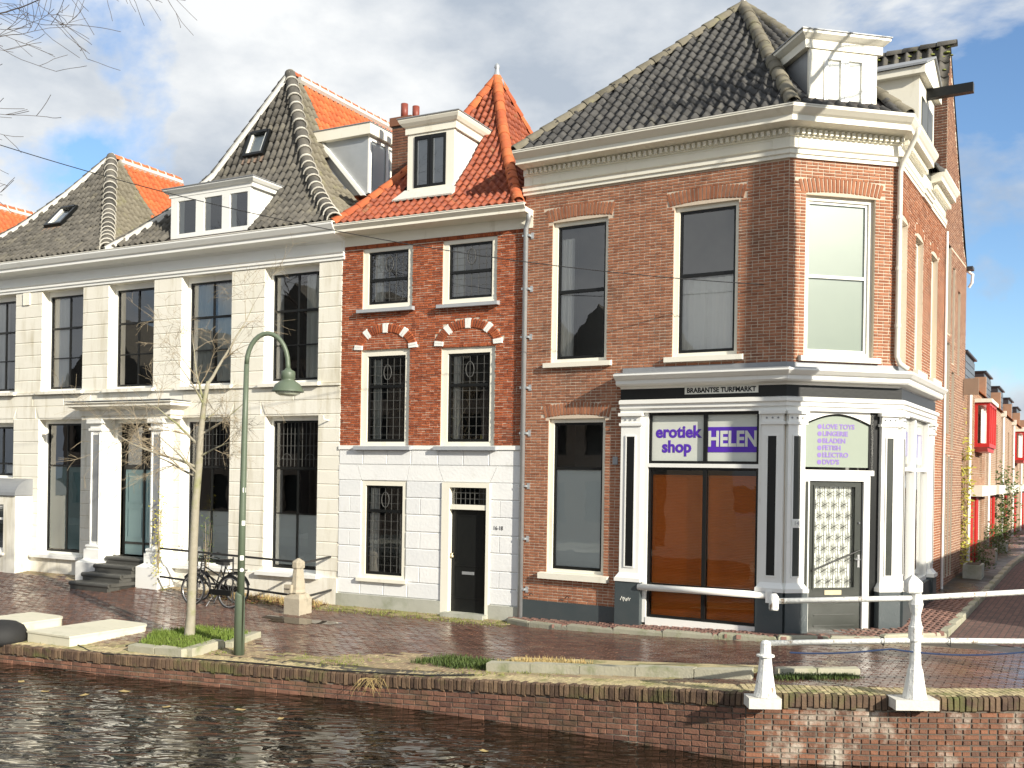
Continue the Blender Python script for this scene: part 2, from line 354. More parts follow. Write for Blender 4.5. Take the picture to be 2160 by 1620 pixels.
def pieces(parent, name, kind, m, mts, nind=300, restname=None):
    """mts: local 4x4 matrices. The nind that show largest become objects, the rest one joined part"""
    if not len(mts): return
    us = unit(kind, m); pm = world_of(parent)
    sco = []
    for i, q in enumerate(mts):
        c = pm @ q.translation; vis = 0
        if c.y > 1:
            px, py = project(c)
            if -20 < px < 2180 and -20 < py < 1640: vis = 1
        sz = (q.col[0].length * max(q.col[1].length, q.col[2].length))
        sco.append(vis * sz / max(c.length, .1) ** 2)
    order = sorted(range(len(mts)), key=lambda i: -sco[i])
    for i in order[:nind]:
        o = bpy.data.objects.new(name, random.choice(us)[0]); col.objects.link(o); o.parent = parent; o.matrix_basis = mts[i]
    rest = order[nind:]
    if not rest: return
    V = []; F = []; T = []; n = 0
    for i in rest:
        me, v, fc, tv = random.choice(us); a = np.array(mts[i])
        V.append(v @ a[:3, :3].T + a[:3, 3]); F += [tuple(k + n for k in f) for f in fc]; T += [tv] * len(fc); n += len(v)
    V = np.concatenate(V)
    me = bpy.data.meshes.new(name); me.from_pydata(V.tolist(), [], F); me.materials.append(M_[m])
    a = me.attributes.new('tint', 'FLOAT', 'FACE'); a.data.foreach_set('value', T)
    if kind in ('tile', 'ridge'): me.polygons.foreach_set('use_smooth', [True] * len(me.polygons))
    o = bpy.data.objects.new(restname or (name + '_field'), me); col.objects.link(o); o.parent = parent; o['kind'] = 'stuff'
def world_of(o):
    m = Matrix(); 
    while o is not None:
        m = (Matrix.Translation(o.location) @ o.rotation_euler.to_matrix().to_4x4()) @ m; o = o.parent
    return m
def axes(o, x, y, z):
    return Matrix(((x[0], y[0], z[0], o[0]), (x[1], y[1], z[1], o[1]), (x[2], y[2], z[2], o[2]), (0, 0, 0, 1)))
def text(body, size, fr, name, m, parent, depth=.006, align='CENTER', sx=1., bold=0.):
    cu = bpy.data.curves.new(name, 'FONT'); cu.body = body; cu.size = size; cu.align_x = align; cu.align_y = 'CENTER'; cu.extrude = depth; cu.offset = bold; cu.resolution_u = 3
    o = bpy.data.objects.new(name, cu); col.objects.link(o); bpy.context.view_layer.update()
    me = bpy.data.meshes.new_from_object(o.evaluated_get(bpy.context.evaluated_depsgraph_get()))
    bpy.data.objects.remove(o); me.name = name
    me.transform(fr @ Matrix.Rotation(R(90), 4, 'X') @ Matrix.Diagonal((sx, 1, 1, 1)))
    me.materials.clear(); me.materials.append(M_[m])
    o = bpy.data.objects.new(name, me); col.objects.link(o); o.parent = parent; return o

# ------------------------------------------------------------------ building helpers
def wall(mb, u0, u1, z0, z1, ops, b=0., depth=.25):
    """wall face at b with openings (ua, ub, za, zb) and their reveals"""
    us = sorted({u0, u1, *[min(max(k, u0), u1) for o in ops for k in o[:2]]}); zs = sorted({z0, z1, *[min(max(k, z0), z1) for o in ops for k in o[2:4]]})
    for i in range(len(us) - 1):
        for j in range(len(zs) - 1):
            cu, cz = (us[i] + us[i + 1]) / 2, (zs[j] + zs[j + 1]) / 2
            if any(o[0] < cu < o[1] and o[2] < cz < o[3] for o in ops): continue
            mb.quad((us[i], b, zs[j]), (us[i + 1], b, zs[j]), (us[i + 1], b, zs[j + 1]), (us[i], b, zs[j + 1]))
    for a, c, d, e in [o[:4] for o in ops]:
        mb.quad((a, b, d), (a, b, e), (a, b + depth, e), (a, b + depth, d)); mb.quad((c, b, d), (c, b + depth, d), (c, b + depth, e), (c, b, e))
        mb.quad((a, b, e), (c, b, e), (c, b + depth, e), (a, b + depth, e)); mb.quad((a, b, d), (a, b + depth, d), (c, b + depth, d), (c, b, d))
    return mb
def brick_field(fr, u0, u1, z0, z1, ops, Lb=.215, course=.056, joint=.0115, out=.009, skip=None, depth=.04, jit=.0012, end_l=True):
    """cross bond brickwork as a list of matrices"""
    res = []; row = 0; z = z0
    while z + course <= z1 + 1e-6:
        zc = z + course / 2; u = u0; hd = row % 2
        ivs = sorted([(o[0], o[1]) for o in ops if o[2] - .005 < zc < o[3] + .005])
        segs = []; a = u0
        for p, q in ivs:
            if p > a: segs.append((a, p))
            a = max(a, q)
        if a < u1: segs.append((a, u1))
        for (sa, sb) in segs:
            step = Lb if not hd else Lb / 2
            k = math.floor((sa - u0) / step) if not hd else math.floor((sa - u0) / step)
            u = u0 + k * step + (((row // 2) % 2) * Lb / 2 if not hd else 0) - step
            while u < sb:
                a, c = max(u, sa), min(u + step, sb); u += step
                if c - a < .03: continue
                if skip and skip((a + c) / 2, zc): continue
                j = lambda s: random.uniform(-s, s)
                mtx = axes(((a + c) / 2 + j(jit), -out + j(jit * 2), zc + j(jit)), (c - a - joint, 0, j(.004)), (0, depth, 0), (0, 0, course - joint))
                res.append(fr @ mtx if fr is not None else mtx)
        z += course; row += 1
    return res
def arch_bricks(fr, uc, zspring, half, hgt, rise, n, out=.012, th=None, splay=.28, depth=.06):
    """soldier course arch over a window: top-hat of upright bricks, slightly cambered and splayed"""
    res = []; w_ = 2 * half / n
    for i in range(n):
        t = (i + .5) / n * 2 - 1; u = uc + t * half; zc = zspring + rise * (1 - t * t) + hgt / 2
        a = t * splay
        x = Vector((math.cos(a), 0, -math.sin(a))); zz = Vector((math.sin(a), 0, math.cos(a)))
        o = Vector((u + t * hgt * .5 * math.tan(splay) , -out + random.uniform(-.002, .002), zc))
        m_ = axes(o, x * (w_ * 1.03 - .019), (0, depth, 0), zz * (hgt - .012)); res.append(fr @ m_ if fr is not None else m_)
    return res
def curtain(mb, u0, u1, b, z0, z1, amp=.025, n=14):
    for i in range(n):
        ua, ub = u0 + (u1 - u0) * i / n, u0 + (u1 - u0) * (i + 1) / n
        ya, yb = b + amp * math.sin(i * 2.4) + amp * .5 * math.sin(i * 5.1), b + amp * math.sin((i + 1) * 2.4) + amp * .5 * math.sin((i + 1) * 5.1)
        mb.quad((ua, ya, z0), (ub, yb, z0), (ub, yb, z1), (ua, ya, z1))
def window(root, fr, ua, ub, za, zb, rec=.14, fw=.075, fm='cream_paint', sm='black_paint', rails=(), mulls=(), lead=None, curt=(), sill=None, frost=None, sw=.045, label=None, bar=.02, teal=None, pale=None, head=None):
    h = head if head is not None else fw
    f = MB(fr); f.box(ua, ua + fw, rec, rec + .1, za, zb); f.box(ub - fw, ub, rec, rec + .1, za, zb)
    f.box(ua + fw, ub - fw, rec, rec + .1, zb - h, zb); f.box(ua + fw, ub - fw, rec, rec + .1, za, za + fw * .8)
    wd = f.obj('window', fm, root)
    if label: wd['label'] = label
    a, c, d, e = ua + fw, ub - fw, za + fw * .8, zb - h
    s = MB(fr); y0, y1 = rec + .035, rec + .085
    s.box(a, a + sw, y0, y1, d, e); s.box(c - sw, c, y0, y1, d, e); s.box(a + sw, c - sw, y0, y1, d, d + sw * 1.3); s.box(a + sw, c - sw, y0, y1, e - sw, e)
    rz = [r[0] if isinstance(r, tuple) else r for r in rails]; rh = [r[1] if isinstance(r, tuple) else .04 for r in rails]
    for z, hh in zip(rz, rh): s.box(a + sw, c - sw, y0 - .006, y1 - .004, z - hh / 2, z + hh / 2)
    zcuts = [d + sw * 1.3] + [k for z, hh in sorted(zip(rz, rh)) for k in (z - hh / 2, z + hh / 2)] + [e - sw]
    ucuts = [a + sw] + [k for m_ in sorted(mulls) for k in (m_ - bar, m_ + bar)] + [c - sw]
    for m_ in mulls:
        for i in range(0, len(zcuts), 2): s.box(m_ - bar, m_ + bar, y0 + .004, y1 - .008, zcuts[i], zcuts[i + 1])
    s.obj('sash', sm, wd)
    for i in range(0, len(zcuts), 2):
        for k in range(0, len(ucuts), 2):
            z0, z1, u0, u1 = zcuts[i], zcuts[i + 1], ucuts[k], ucuts[k + 1]
            MB(fr).sheet(u0 - .006, u1 + .006, rec + .058, rec + .064, z0 - .006, z1 + .006).obj('pane', 'glass', wd)
    if lead:
        lz0, lz1, nu, nz, oval = lead; g = MB(fr); t = .003; y = rec + .050
        for i in range(1, nu): u = a + (c - a) * i / nu; g.box(u - t, u + t, y, y + .007, lz0, lz1)
        for i in range(1, nz): z = lz0 + (lz1 - lz0) * i / nz; g.box(a + sw, c - sw, y + .001, y + .006, z - t, z + t)
        if oval:
            uc, zc = (a + c) / 2, oval; pts = [(uc + .095 * math.cos(k * math.pi / 10), y, zc + .16 * math.sin(k * math.pi / 10)) for k in range(21)]
            g.tube(pts, .007, 5)
        g.obj('leading', 'lead_came', wd)
    for (c0, c1, z0, z1, cm) in curt:
        q = MB(fr); curtain(q, c0, c1, rec + .125, z0, z1); q.obj('curtain', cm, wd, smooth=True)
    if frost:
        MB(fr).box(a + sw, c - sw, rec + .075, rec + .081, frost[0], frost[1]).obj('frosted_film', frost[2] if len(frost) > 2 else 'frosted', wd)
    if sill:
        z, hh, o, ov, smt = sill; MB(fr).hexa([(ua - ov, -o, z - hh), (ub + ov, -o, z - hh), (ub + ov, rec + .05, z - hh), (ua - ov, rec + .05, z - hh), (ua - ov, -o, z - .02), (ub + ov, -o, z - .02), (ub + ov, rec + .05, z + .012), (ua - ov, rec + .05, z + .012)]).obj('sill', smt, wd)
    return wd
def slope(roof, eL, eR, aL, aR, prof, tw, th, tm, skip=None, eave_only=None):
    """one roof slope: eave corners, top corners (plan) and profile [(s, z)]; returns tile matrices"""
    eL, eR, aL, aR = map(Vector, (eL, eR, aL, aR)); xh = (eR - eL).normalized(); inn = Vector((-xh.y, xh.x))
    D = (aL - eL).dot(inn)
    ss = np.linspace(0, 1, 200); zz = np.interp(ss, [p[0] for p in prof], [p[1] for p in prof])
    ln = np.concatenate([[0], np.cumsum(np.hypot(np.diff(ss) * D, np.diff(zz)))]); tot = ln[-1]
    res = []
    n = int(tot / th)
    for i in range(n):
        l0 = tot - i * th; l1 = max(l0 - th, 0)     # from eave up
        s0, s1 = np.interp(l0, ln, ss), np.interp(l1, ln, ss); z0, z1 = np.interp(l0, ln, zz), np.interp(l1, ln, zz)
        sm_ = (s0 + s1) / 2
        lo = (aL.lerp(eL, sm_) - eL).dot(xh); hi = (aR.lerp(eR, sm_) - eL).dot(xh)
        k = math.floor(lo / tw) - 1
        while k * tw < hi:
            cxk = (k + .5) * tw
            if lo - .03 < cxk < hi + .03:
                P = eL + xh * (k * tw) + inn * (D * (1 - s0))
                up = Vector((inn.x * D * (s0 - s1), inn.y * D * (s0 - s1), z1 - z0)); upn = up.normalized(); nn = Vector((xh.x, xh.y, 0)).cross(upn)
                c = Vector((P.x, P.y, z0)) + Vector((xh.x, xh.y, 0)) * tw / 2 + up / 2
                if not (skip and skip(c)):
                    j = random.gauss(0, .01)
                    res.append(axes((P.x, P.y, z0 + random.gauss(0, .005)), Vector((xh.x, xh.y, j)) * tw, (upn + Vector((xh.x, xh.y, 0)) * random.gauss(0, .012)) * th, nn * tw * random.uniform(.95, 1.05)))
            k += 1
    return res
def deck(mb, eL, eR, aL, aR, prof, drop=.02):
    eL, eR, aL, aR = map(Vector, (eL, eR, aL, aR))
    for (s0, z0), (s1, z1) in zip(prof[:-1], prof[1:]):
        a, b, c, d = aL.lerp(eL, s1), aR.lerp(eR, s1), aR.lerp(eR, s0), aL.lerp(eL, s0)
        mb.quad((a.x, a.y, z1 - drop), (b.x, b.y, z1 - drop), (c.x, c.y, z0 - drop), (d.x, d.y, z0 - drop))
def hip_caps(top, cor, prof, r=.12, step=.33, lift=.03, n0=0):
    """ridge tile matrices down a hip or along a ridge; also joint points"""
    top, cor = Vector(top), Vector(cor)
    ss = np.linspace(0, 1, 120); zz = np.interp(ss, [p[0] for p in prof], [p[1] for p in prof]); Lh = (cor - top).length
    ln = np.concatenate([[0], np.cumsum(np.hypot(np.diff(ss) * Lh, np.diff(zz)))]); tot = ln[-1]; n = max(1, round(tot / step)); st = tot / n
    res = []
    for i in range(n):
        sa, sb = np.interp(i * st, ln, ss), np.interp((i + 1) * st, ln, ss); za, zb = np.interp(i * st, ln, zz), np.interp((i + 1) * st, ln, zz)
        pa, pb = top.lerp(cor, sa), top.lerp(cor, sb)
        lo = Vector((pb.x, pb.y, zb + lift)); hi = Vector((pa.x, pa.y, za + lift)); y = hi - lo; yn = y.normalized()
        z = Vector((0, 0, 1)); x = yn.cross(z).normalized(); z = x.cross(yn)
        rr = r * random.uniform(.96, 1.04)
        res.append(axes(lo, x * rr, y, z * rr))
    return res
def bands(mts, r=1.13):
    """mortar band matrices around the low end of ridge tiles"""
    return [axes(m_.translation + m_.col[1].xyz * -.02, m_.col[0].xyz * r, m_.col[1].xyz * .22, m_.col[2].xyz * r) for m_ in mts]
# ------------------------------------------------------------------ site layout (metres; camera over the canal at the origin)
A = Vector((-3.754, 22.304)); aW = math.atan2(-.46991, .88271); aM = math.atan2(-.45227, .89188); aC = math.atan2(-.51603, .85657)
aK = R(12); aS = math.atan2(.85589, .51716); aT = R(60.74)
B = Vector((.188, 20.305)); D = Vector((4.683, 17.596)); E = Vector((6.747, 18.035)); T0 = Vector((11.195, 25.396))
uW = Vector((math.cos(aW), math.sin(aW))); nW = Vector((uW.y, -uW.x))
def wl(x, y): q = Vector((x, y)) - A; return q.dot(uW), q.dot(nW)
def lw(a, d): q = A + uW * a + nW * d; return q.x, q.y
def gz(x, y):
    a, d = wl(x, y)
    zq = np.interp(a, [-40, -2.79, .27, 4.5, 7.27, 9.0, 10.45, 14, 60], [-.3, -.28, -.23, -.18, 0, .13, .257, .3, .3])
    zh = np.interp(a, [-40, -8.4, -2, 0, 4.4, 5.5, 7.5, 9.7, 12, 60], [.2, .14, .02, -.01, -.03, .0, .08, .15, .2, .3])
    t = min(max(d / 5.4, 0), 1.15); z = zh * (1 - t) + zq * t
    if d < 0: z += .04 * min(-d, 12)
    return float(z)

# ================================================================== corner house
ch = empty('corner_house', (B.x, B.y, 0), aC, label='brown brick corner house with dark tiled roof and a black and white shop front', category='house')
FK = frame(5.248, 0, aK - aC); FS = FK @ frame(2.11, 0, aS - aK); I4 = Matrix()
Kp = (FK @ Vector((2.11, 0, 0))).xy; Sp = (FS @ Vector((5.2, 0, 0))).xy
pathC = [(0, 0), (5.248, 0), tuple(Kp), tuple(Sp)]
oC = [(.628, 1.816, 5.06, 7.80), (3.153, 4.364, 5.06, 7.80), (.605, 1.819, 1.0, 3.98), (2.2, 5.248, -.3, 4.78)]
oK = [(.322, 1.643, 5.0, 7.80), (0, 2.11, -.3, 4.78)]
oS = [(.12, .80, 5.0, 7.55), (1.62, 2.45, 5.0, 7.55), (3.40, 4.22, 5.0, 7.55), (0, 3.55, -.3, 4.78)]
m = MB(); wall(m, 0, 5.248, -.3, 8.5, oC[:3] + [(2.25, 5.2, 0, 4.5)]); m.fr = FK; wall(m, 0, 2.11, -.3, 8.5, oK[:1] + [(.06, 2.05, 0, 4.5)]); m.fr = FS; wall(m, 0, 5.2, -.3, 8.5, oS[:3] + [(.06, 3.4, 0, 4.5)])
m.fr = None; m.quad((0, 0, -.3), (0, 0, 9), (0, 6.6, 9), (0, 6.6, -.3)); m.quad((0, 6.6, -.3), (0, 6.6, 9), (Sp[0], 6.6, 9), (Sp[0], 6.6, -.3))
wc = m.obj('wall', 'mortar', ch)
def in_arch(list_):
    def f(u, z):
        for a, b, zs, h, r in list_:
            c = (a + b) / 2; t = (u - c) / ((b - a) / 2 + .05 + (z - zs) * .29)
            if abs(t) < 1 and zs - .02 < z < zs + h + r * (1 - t * t) - .012: return True
        return False
    return f
arC = [(.60, 1.84, 7.80, .27, .05), (3.12, 4.39, 7.80, .27, .05), (.58, 1.84, 3.98, .26, .06)]
bk = brick_field(None, 0, 5.248, .42, 8.42, oC, skip=in_arch(arC)) + brick_field(FK, 0, 2.11, 4.78, 8.42, oK, skip=in_arch([(.30, 1.67, 7.80, .27, .05)]))
bk += brick_field(FS, 0, 5.2, .3, 8.42, oS, skip=in_arch([(.1, .82, 7.55, .2, .08), (1.6, 2.47, 7.55, .2, .08), (3.38, 4.24, 7.55, .2, .08)]))
for a, b_, zs, h, r in arC: bk += arch_bricks(None, (a + b_) / 2, zs, (b_ - a) / 2 + .06, h, r, 20)
bk += arch_bricks(FK, .985, 7.80, .75, .27, .05, 21)
for c in (.46, 2.035, 3.81): bk += arch_bricks(FS, c, 7.55, .42, .2, .08, 12)
pieces(wc, 'brick', 'brick', 'brick_corner', bk)
m = MB(); m.box(-.02, 2.2, -.03, .05, -.3, .42); m.obj('plinth', 'slate_paint', ch)
# interior
m = MB(); m.slab([(.05, .55), (5.0, .55), (6.5, 1.8), (6.5, 6.4), (.05, 6.4)], -.2, .3)
for z0, z1 in ((.3, 4.6), (4.8, 8.6)):
    m.quad((.04, 2.2, z0), (.04, 2.2, z1), (4.6, 2.2, z1), (4.6, 2.2, z0)); m.quad((4.6, 2.2, z0), (4.6, 2.2, z1), (6.2, 4.4, z1), (6.2, 4.4, z0))
    m.quad((.04, .26, z0), (.04, 2.2, z0), (.04, 2.2, z1), (.04, .26, z1))
for z in (4.7, 8.55): m.quad((.02, .25, z), (5.2, .25, z), (6.5, 1.5, z), (6.5, 6.5, z)); m.quad((.02, .25, z), (6.5, 6.5, z), (.02, 6.5, z), (.02, 4, z))
m.obj('inner_wall', 'pale_room', ch)
# windows
SL = lambda z: (z, .11, .10, .13, 'cream_paint')
window(ch, None, .628, 1.816, 5.08, 7.80, rec=.07, rails=[(6.45, .06)], sill=SL(5.08), curt=[(.72, 1.0, 5.15, 7.5, 'curtain_white')], label='upper window with bare dark room behind')
window(ch, None, 3.153, 4.364, 5.08, 7.80, rec=.07, rails=[(6.55, .06)], sill=SL(5.08), curt=[(3.25, 4.25, 5.15, 6.5, 'curtain_white')], label='upper window with white curtain across the lower sash')
window(ch, None, .605, 1.819, 1.0, 3.98, rec=.07, rails=[(3.02, .05)], sill=(1.0, .13, .12, .14, 'cream_paint'), frost=(1.08, 2.99))
window(ch, FK, .322, 1.643, 5.03, 7.80, rails=[(6.42, .05)], rec=.08, sm='white_paint', sill=(5.03, .11, .1, .1, 'cream_paint'), frost=(5.15, 7.68, 'panel_grey'), label='chamfered corner window with white sashes')
m = MB(FS); m.box(.12, .80, .12, .2, 5.0, 7.55); m.obj('blind_window', 'white_paint', ch)
for a, b_ in ((1.62, 2.45), (3.40, 4.22)):
    window(ch, FS, a, b_, 5.0, 7.55, rails=[(6.25, .06)], sm='green_black_paint', rec=.1, sill=(5.0, .14, .1, .1, 'cream_paint'), frost=(5.1, 6.2, 'cream_paint'))
# main cornice and gutter
prof = [(.0, 8.40), (.05, 8.40), (.05, 8.46), (.08, 8.47), (.08, 8.54), (.11, 8.56), (.02, 8.57), (.02, 8.77), (.06, 8.78), (.06, 8.90), (.10, 8.905), (.34, 8.93), (.37, 8.93), (.37, 9.02), (.42, 9.05), (.5, 9.12), (.5, 9.15), (.46, 9.15), (.46, 9.10), (.0, 9.10)]
cp2 = [(-.03, 0)] + pathC[1:3] + [tuple((FS @ Vector((2.15, 0, 0))).xy)]
MB().sweep(prof, cp2, [1, 1, .6]).obj('cornice', 'cream_paint', ch)
MB().sweep(prof, [tuple((FS @ Vector((3.1, 0, 0))).xy), tuple((FS @ Vector((5.05, 0, 0))).xy)], [.6]).obj('cornice', 'cream_paint', ch)
MB().sweep(prof[:8] + [(0, 8.9)], [tuple((FS @ Vector((2.15, 0, 0))).xy), tuple((FS @ Vector((3.1, 0, 0))).xy)]).obj('architrave', 'cream_paint', ch)
MB().sweep([(.36, 9.151), (.51, 9.151), (.51, 9.17), (.36, 9.17)], cp2, [1, 1, .6]).obj('gutter_lip', 'gutter_paint', ch)
def dent(fr, u0, u1, z, st=.105):
    u = u0
    while u < u1: MB(fr).box(u, u + .055, -.13, -.06, z, z + .085).obj('dentil', 'cream_paint', ch); u += st
dent(None, .05, 5.2, 8.80); dent(FK, .06, 2.08, 8.80); dent(FS, .05, 2.1, 8.80); dent(FS, 3.2, 5.0, 8.80)
# frieze panel mouldings
for fr, u0, u1 in ((None, .15, 4.95), (FK, .15, 1.95)):
    m = MB(fr)
    for a, b_, c, d in ((u0, u1, 8.60, 8.612), (u0, u1, 8.735, 8.747), (u0, u0 + .012, 8.612, 8.735), (u1 - .012, u1, 8.612, 8.735)): m.box(a, b_, -.032, -.015, c, d)
    m.obj('frieze_moulding', 'cream_paint', ch)
# roof: hipped over front, chamfer and side street
ez = 9.14; ap = (3.3, 3.2); apz = 12.66
e0, e1, e2, e3 = (-.05, -.36), (5.40, -.36), (6.98, 1.12), (6.98, 6.5)
pr = [(0, apz), (1, ez)]
rf = MB()
for a, b_ in ((e0, e1), (e1, e2), (e2, e3), (e3, (-.05, 6.5)), ((-.05, 6.5), e0)): deck(rf, a, b_, ap, ap, pr, .03)
rf = rf.obj('roof', 'roof_deck', ch)
def inK(c):   # chamfer dormer foot print
    q = FK.inverted() @ c; return .3 < q.x < 1.75 and q.y > -.2 and q.z < 10.5 and q.y < 1.6
def inS(c):
    q = FS.inverted() @ c; return 1.7 < q.x < 3.5 and q.y < 2 and q.z < 10.9
tl = slope(rf, e0, e1, ap, ap, pr, .212, .235, 'tile_slate') + slope(rf, e1, e2, ap, ap, pr, .212, .235, 'tile_slate', inK) + slope(rf, e2, e3, ap, ap, pr, .212, .235, 'tile_slate', inS)
tl += slope(rf, (-.05, 6.5), e0, ap, ap, pr, .212, .235, 'tile_slate')
pieces(rf, 'roof_tile', 'tile', 'tile_slate', tl)
rc = hip_caps(ap, e0, pr, .125, .36, .05) + hip_caps(ap, e1, pr, .13, .36, .05) + hip_caps(ap, e2, pr, .12, .36, .05)
pieces(rf, 'ridge_tile', 'ridge', 'tile_grey', rc)
MB().lathe([(.16, -.1), (.13, .02), (.07, .08), (.05, .16), (.07, .2), (.0, .3)], 10, (ap[0], ap[1], apz)).obj('finial', 'zinc', rf, smooth=True)
MB(FK).lathe([(.09, 0), (.09, .42), (.1, .42), (.1, .5), (.0, .5)], 12, (.25, 1.75, 10.35)).obj('flue', 'zinc', rf, smooth=True)
# chamfer dormer
dm = MB(FK); dm.box(.40, 1.66, .12, 1.9, 9.2, 10.36); dm = dm.obj('dormer', 'lead', ch)
m = MB(FK); m.box(.38, .66, .08, .14, 9.2, 10.36); m.box(1.45, 1.68, .08, .14, 9.2, 10.36); m.box(.66, 1.45, .08, .14, 10.28, 10.36); m.obj('dormer_front', 'cream_paint', dm)
m = MB(FK); m.sweep([(0, 10.36), (.03, 10.36), (.03, 10.50), (.06, 10.52), (.13, 10.58), (.13, 10.63), (0, 10.63)], [(.32, 2.0), (.32, .08), (1.74, .08), (1.74, 2.0)]); m.box(.33, 1.73, .09, 2.0, 10.365, 10.62); m.obj('dormer_cornice', 'cream_paint', dm)
MB(FK).box(.17, 1.89, -.07, 2.0, 10.632, 10.65).obj('dormer_roof', 'lead', dm)
m = MB(FK)
for a, b_ in ((.66, 1.05), (1.06, 1.45)):
    m.box(a, a + .07, .06, .11, 9.22, 10.28); m.box(b_ - .07, b_, .06, .11, 9.22, 10.28); m.box(a + .07, b_ - .07, .06, .11, 10.2, 10.28); m.box(a + .07, b_ - .07, .06, .11, 9.22, 9.3)
m.obj('casement', 'white_paint', dm)
for a, b_ in ((.73, .98), (1.13, 1.38)):
    MB(FK).sheet(a, b_, .085, .09, 9.3, 10.2).obj('pane', 'glass', dm); MB(FK).box(a, b_, .10, .115, 9.3, 10.2).obj('curtain', 'curtain_white', dm)
# hoist dormer on the side street
dm = MB(FS); dm.box(1.75, 3.45, .0, 2.4, 8.9, 10.62); dm = dm.obj('hoist_dormer', 'cream_paint', ch)
m = MB(FS); m.prism([(1.6, 10.62), (3.6, 10.62), (3.6, 10.76), (2.6, 11.2), (1.6, 10.76)], -.12, 2.6); m.obj('pediment', 'cream_paint', dm)
m = MB(FS); m.prism([(1.55, 10.76), (2.6, 11.22), (3.65, 10.76), (3.65, 10.80), (2.6, 11.26), (1.55, 10.80)][::-1], -.16, 2.6); m.obj('pediment_roof', 'lead', dm)
MB(FS).box(1.735, 1.75, .35, 1.7, 9.5, 10.1).obj('side_pane', 'black_paint', dm)
m = MB(FS); m.box(2.0, 2.6, -.02, .02, 8.95, 10.3); m.box(2.64, 3.2, -.02, .02, 8.95, 10.3); m.obj('hatch', 'green_black_paint', dm)
MB(FS).box(2.5, 2.66, -.85, .3, 10.42, 10.60).obj('hoist_beam', 'black_paint', dm)
# downpipe at the chamfer
m = MB(FK); m.tube([(2.20, -.42, 8.98), (2.19, -.36, 8.86), (2.09, -.12, 8.45), (2.07, -.08, 8.3), (2.06, -.08, 5.05), (2.10, -.10, 4.93), (2.25, -.12, 4.84)], .045, 10)
dp = m.obj('downpipe', 'gutter_paint', ch, smooth=True)
for z in (7.5, 6.6, 5.6): MB(FK).lathe([(.055, -.03), (.055, .03)], 10, (2.064, -.08, z)).obj('pipe_collar', 'gutter_paint', dp)
# ---- shop front
sf = MB()
sc_prof = [(0, 4.50), (.10, 4.50), (.12, 4.53), (.30, 4.55), (.33, 4.58), (.33, 4.64), (.38, 4.66), (.45, 4.72), (.45, 4.75), (.0, 4.79)]
shopend = tuple((FS @ Vector((3.55, 0, 0))).xy)
sp = [(2.18, 0), (5.248, 0), tuple(Kp), shopend]
shop = MB().sweep(sc_prof, sp, [1, 1, .75]).obj('shop_front', 'white_paint', ch)
MB().sweep([(.0, 4.79), (.40, 4.756), (.40, 4.775), (.03, 4.82), (.03, 4.90), (0, 4.90)], sp, [1, 1, .75]).obj('lead_flashing', 'lead', shop)
MB().sweep([(0, 4.30), (.10, 4.30), (.10, 4.50), (0, 4.50)], sp).obj('fascia_board', 'black_paint', shop)
MB().sweep([(0, 4.06), (.10, 4.06), (.10, 4.12), (.14, 4.14), (.14, 4.20), (.18, 4.22), (.18, 4.28), (.12, 4.30), (0, 4.30)], sp).obj('architrave', 'white_paint', shop)
def pilaster(fr, a, b_, zb, zp=.94, panel=True, split=False, pm='black_paint'):
    m = MB(fr); m.box(a, b_, -.10, .12, zp + .16, 3.82); m.box(a - .03, b_ + .03, -.13, .12, 3.82, 3.87); m.box(a, b_, -.11, .12, 3.87, 4.0); m.box(a - .04, b_ + .04, -.16, .12, 4.0, 4.06)
    c = (a + b_) / 2
    m.hexa([(a - .06, -.19, zp + .001), (b_ + .06, -.19, zp + .001), (b_ + .06, .12, zp + .001), (a - .06, .12, zp + .001), (a - .06, -.19, zp + .07), (b_ + .06, -.19, zp + .07), (b_ + .06, .12, zp + .07), (a - .06, .12, zp + .07)])
    m.hexa([(a - .05, -.17, zp + .07), (b_ + .05, -.17, zp + .07), (b_ + .05, .12, zp + .07), (a - .05, .12, zp + .07), (a, -.10, zp + .16), (b_, -.10, zp + .16), (b_, .12, zp + .16), (a, .12, zp + .16)])
    p = m.obj('pilaster', 'white_paint', shop)
    for k in (-.1, 0, .1):
        if abs(k) < (b_ - a) / 2 - .05: MB(fr).lathe([(.014, -.014), (.018, 0), (.01, .014)], 8, (c + k, -.112, 3.935)).obj('boss', 'lead', p)
    w_ = (b_ - a) * .2
    zs = [(1.22, 2.05), (2.2, 3.62)] if split else [(1.22, 3.62)]
    for z0, z1 in zs:
        MB(fr).box(c - w_, c + w_, -.108, -.09, z0, z1).obj('panel', pm, p)
        q = MB(fr); t = .022
        q.box(c - w_ - t, c - w_, -.118, -.09, z0 - t, z1 + t); q.box(c + w_, c + w_ + t, -.118, -.09, z0 - t, z1 + t); q.box(c - w_, c + w_, -.118, -.09, z1, z1 + t); q.box(c - w_, c + w_, -.118, -.09, z0 - t, z0); q.obj('panel_bead', 'white_paint', p)
    MB(fr).box(a - .05, b_ + .05, -.17, .12, zb, zp).obj('pedestal', 'slate_paint', p)
    return p
pilaster(None, 2.2, 2.60, -.1); pilaster(None, 4.87, 5.245, 0); pk = pilaster(FK, .01, .33, 0, split=True, pm='green_black_paint'); pilaster(FK, 1.78, 2.09, 0, pm='green_black_paint')
pilaster(FS, .02, .34, 0, pm='green_black_paint'); pilaster(FS, 3.2, 3.52, 0)
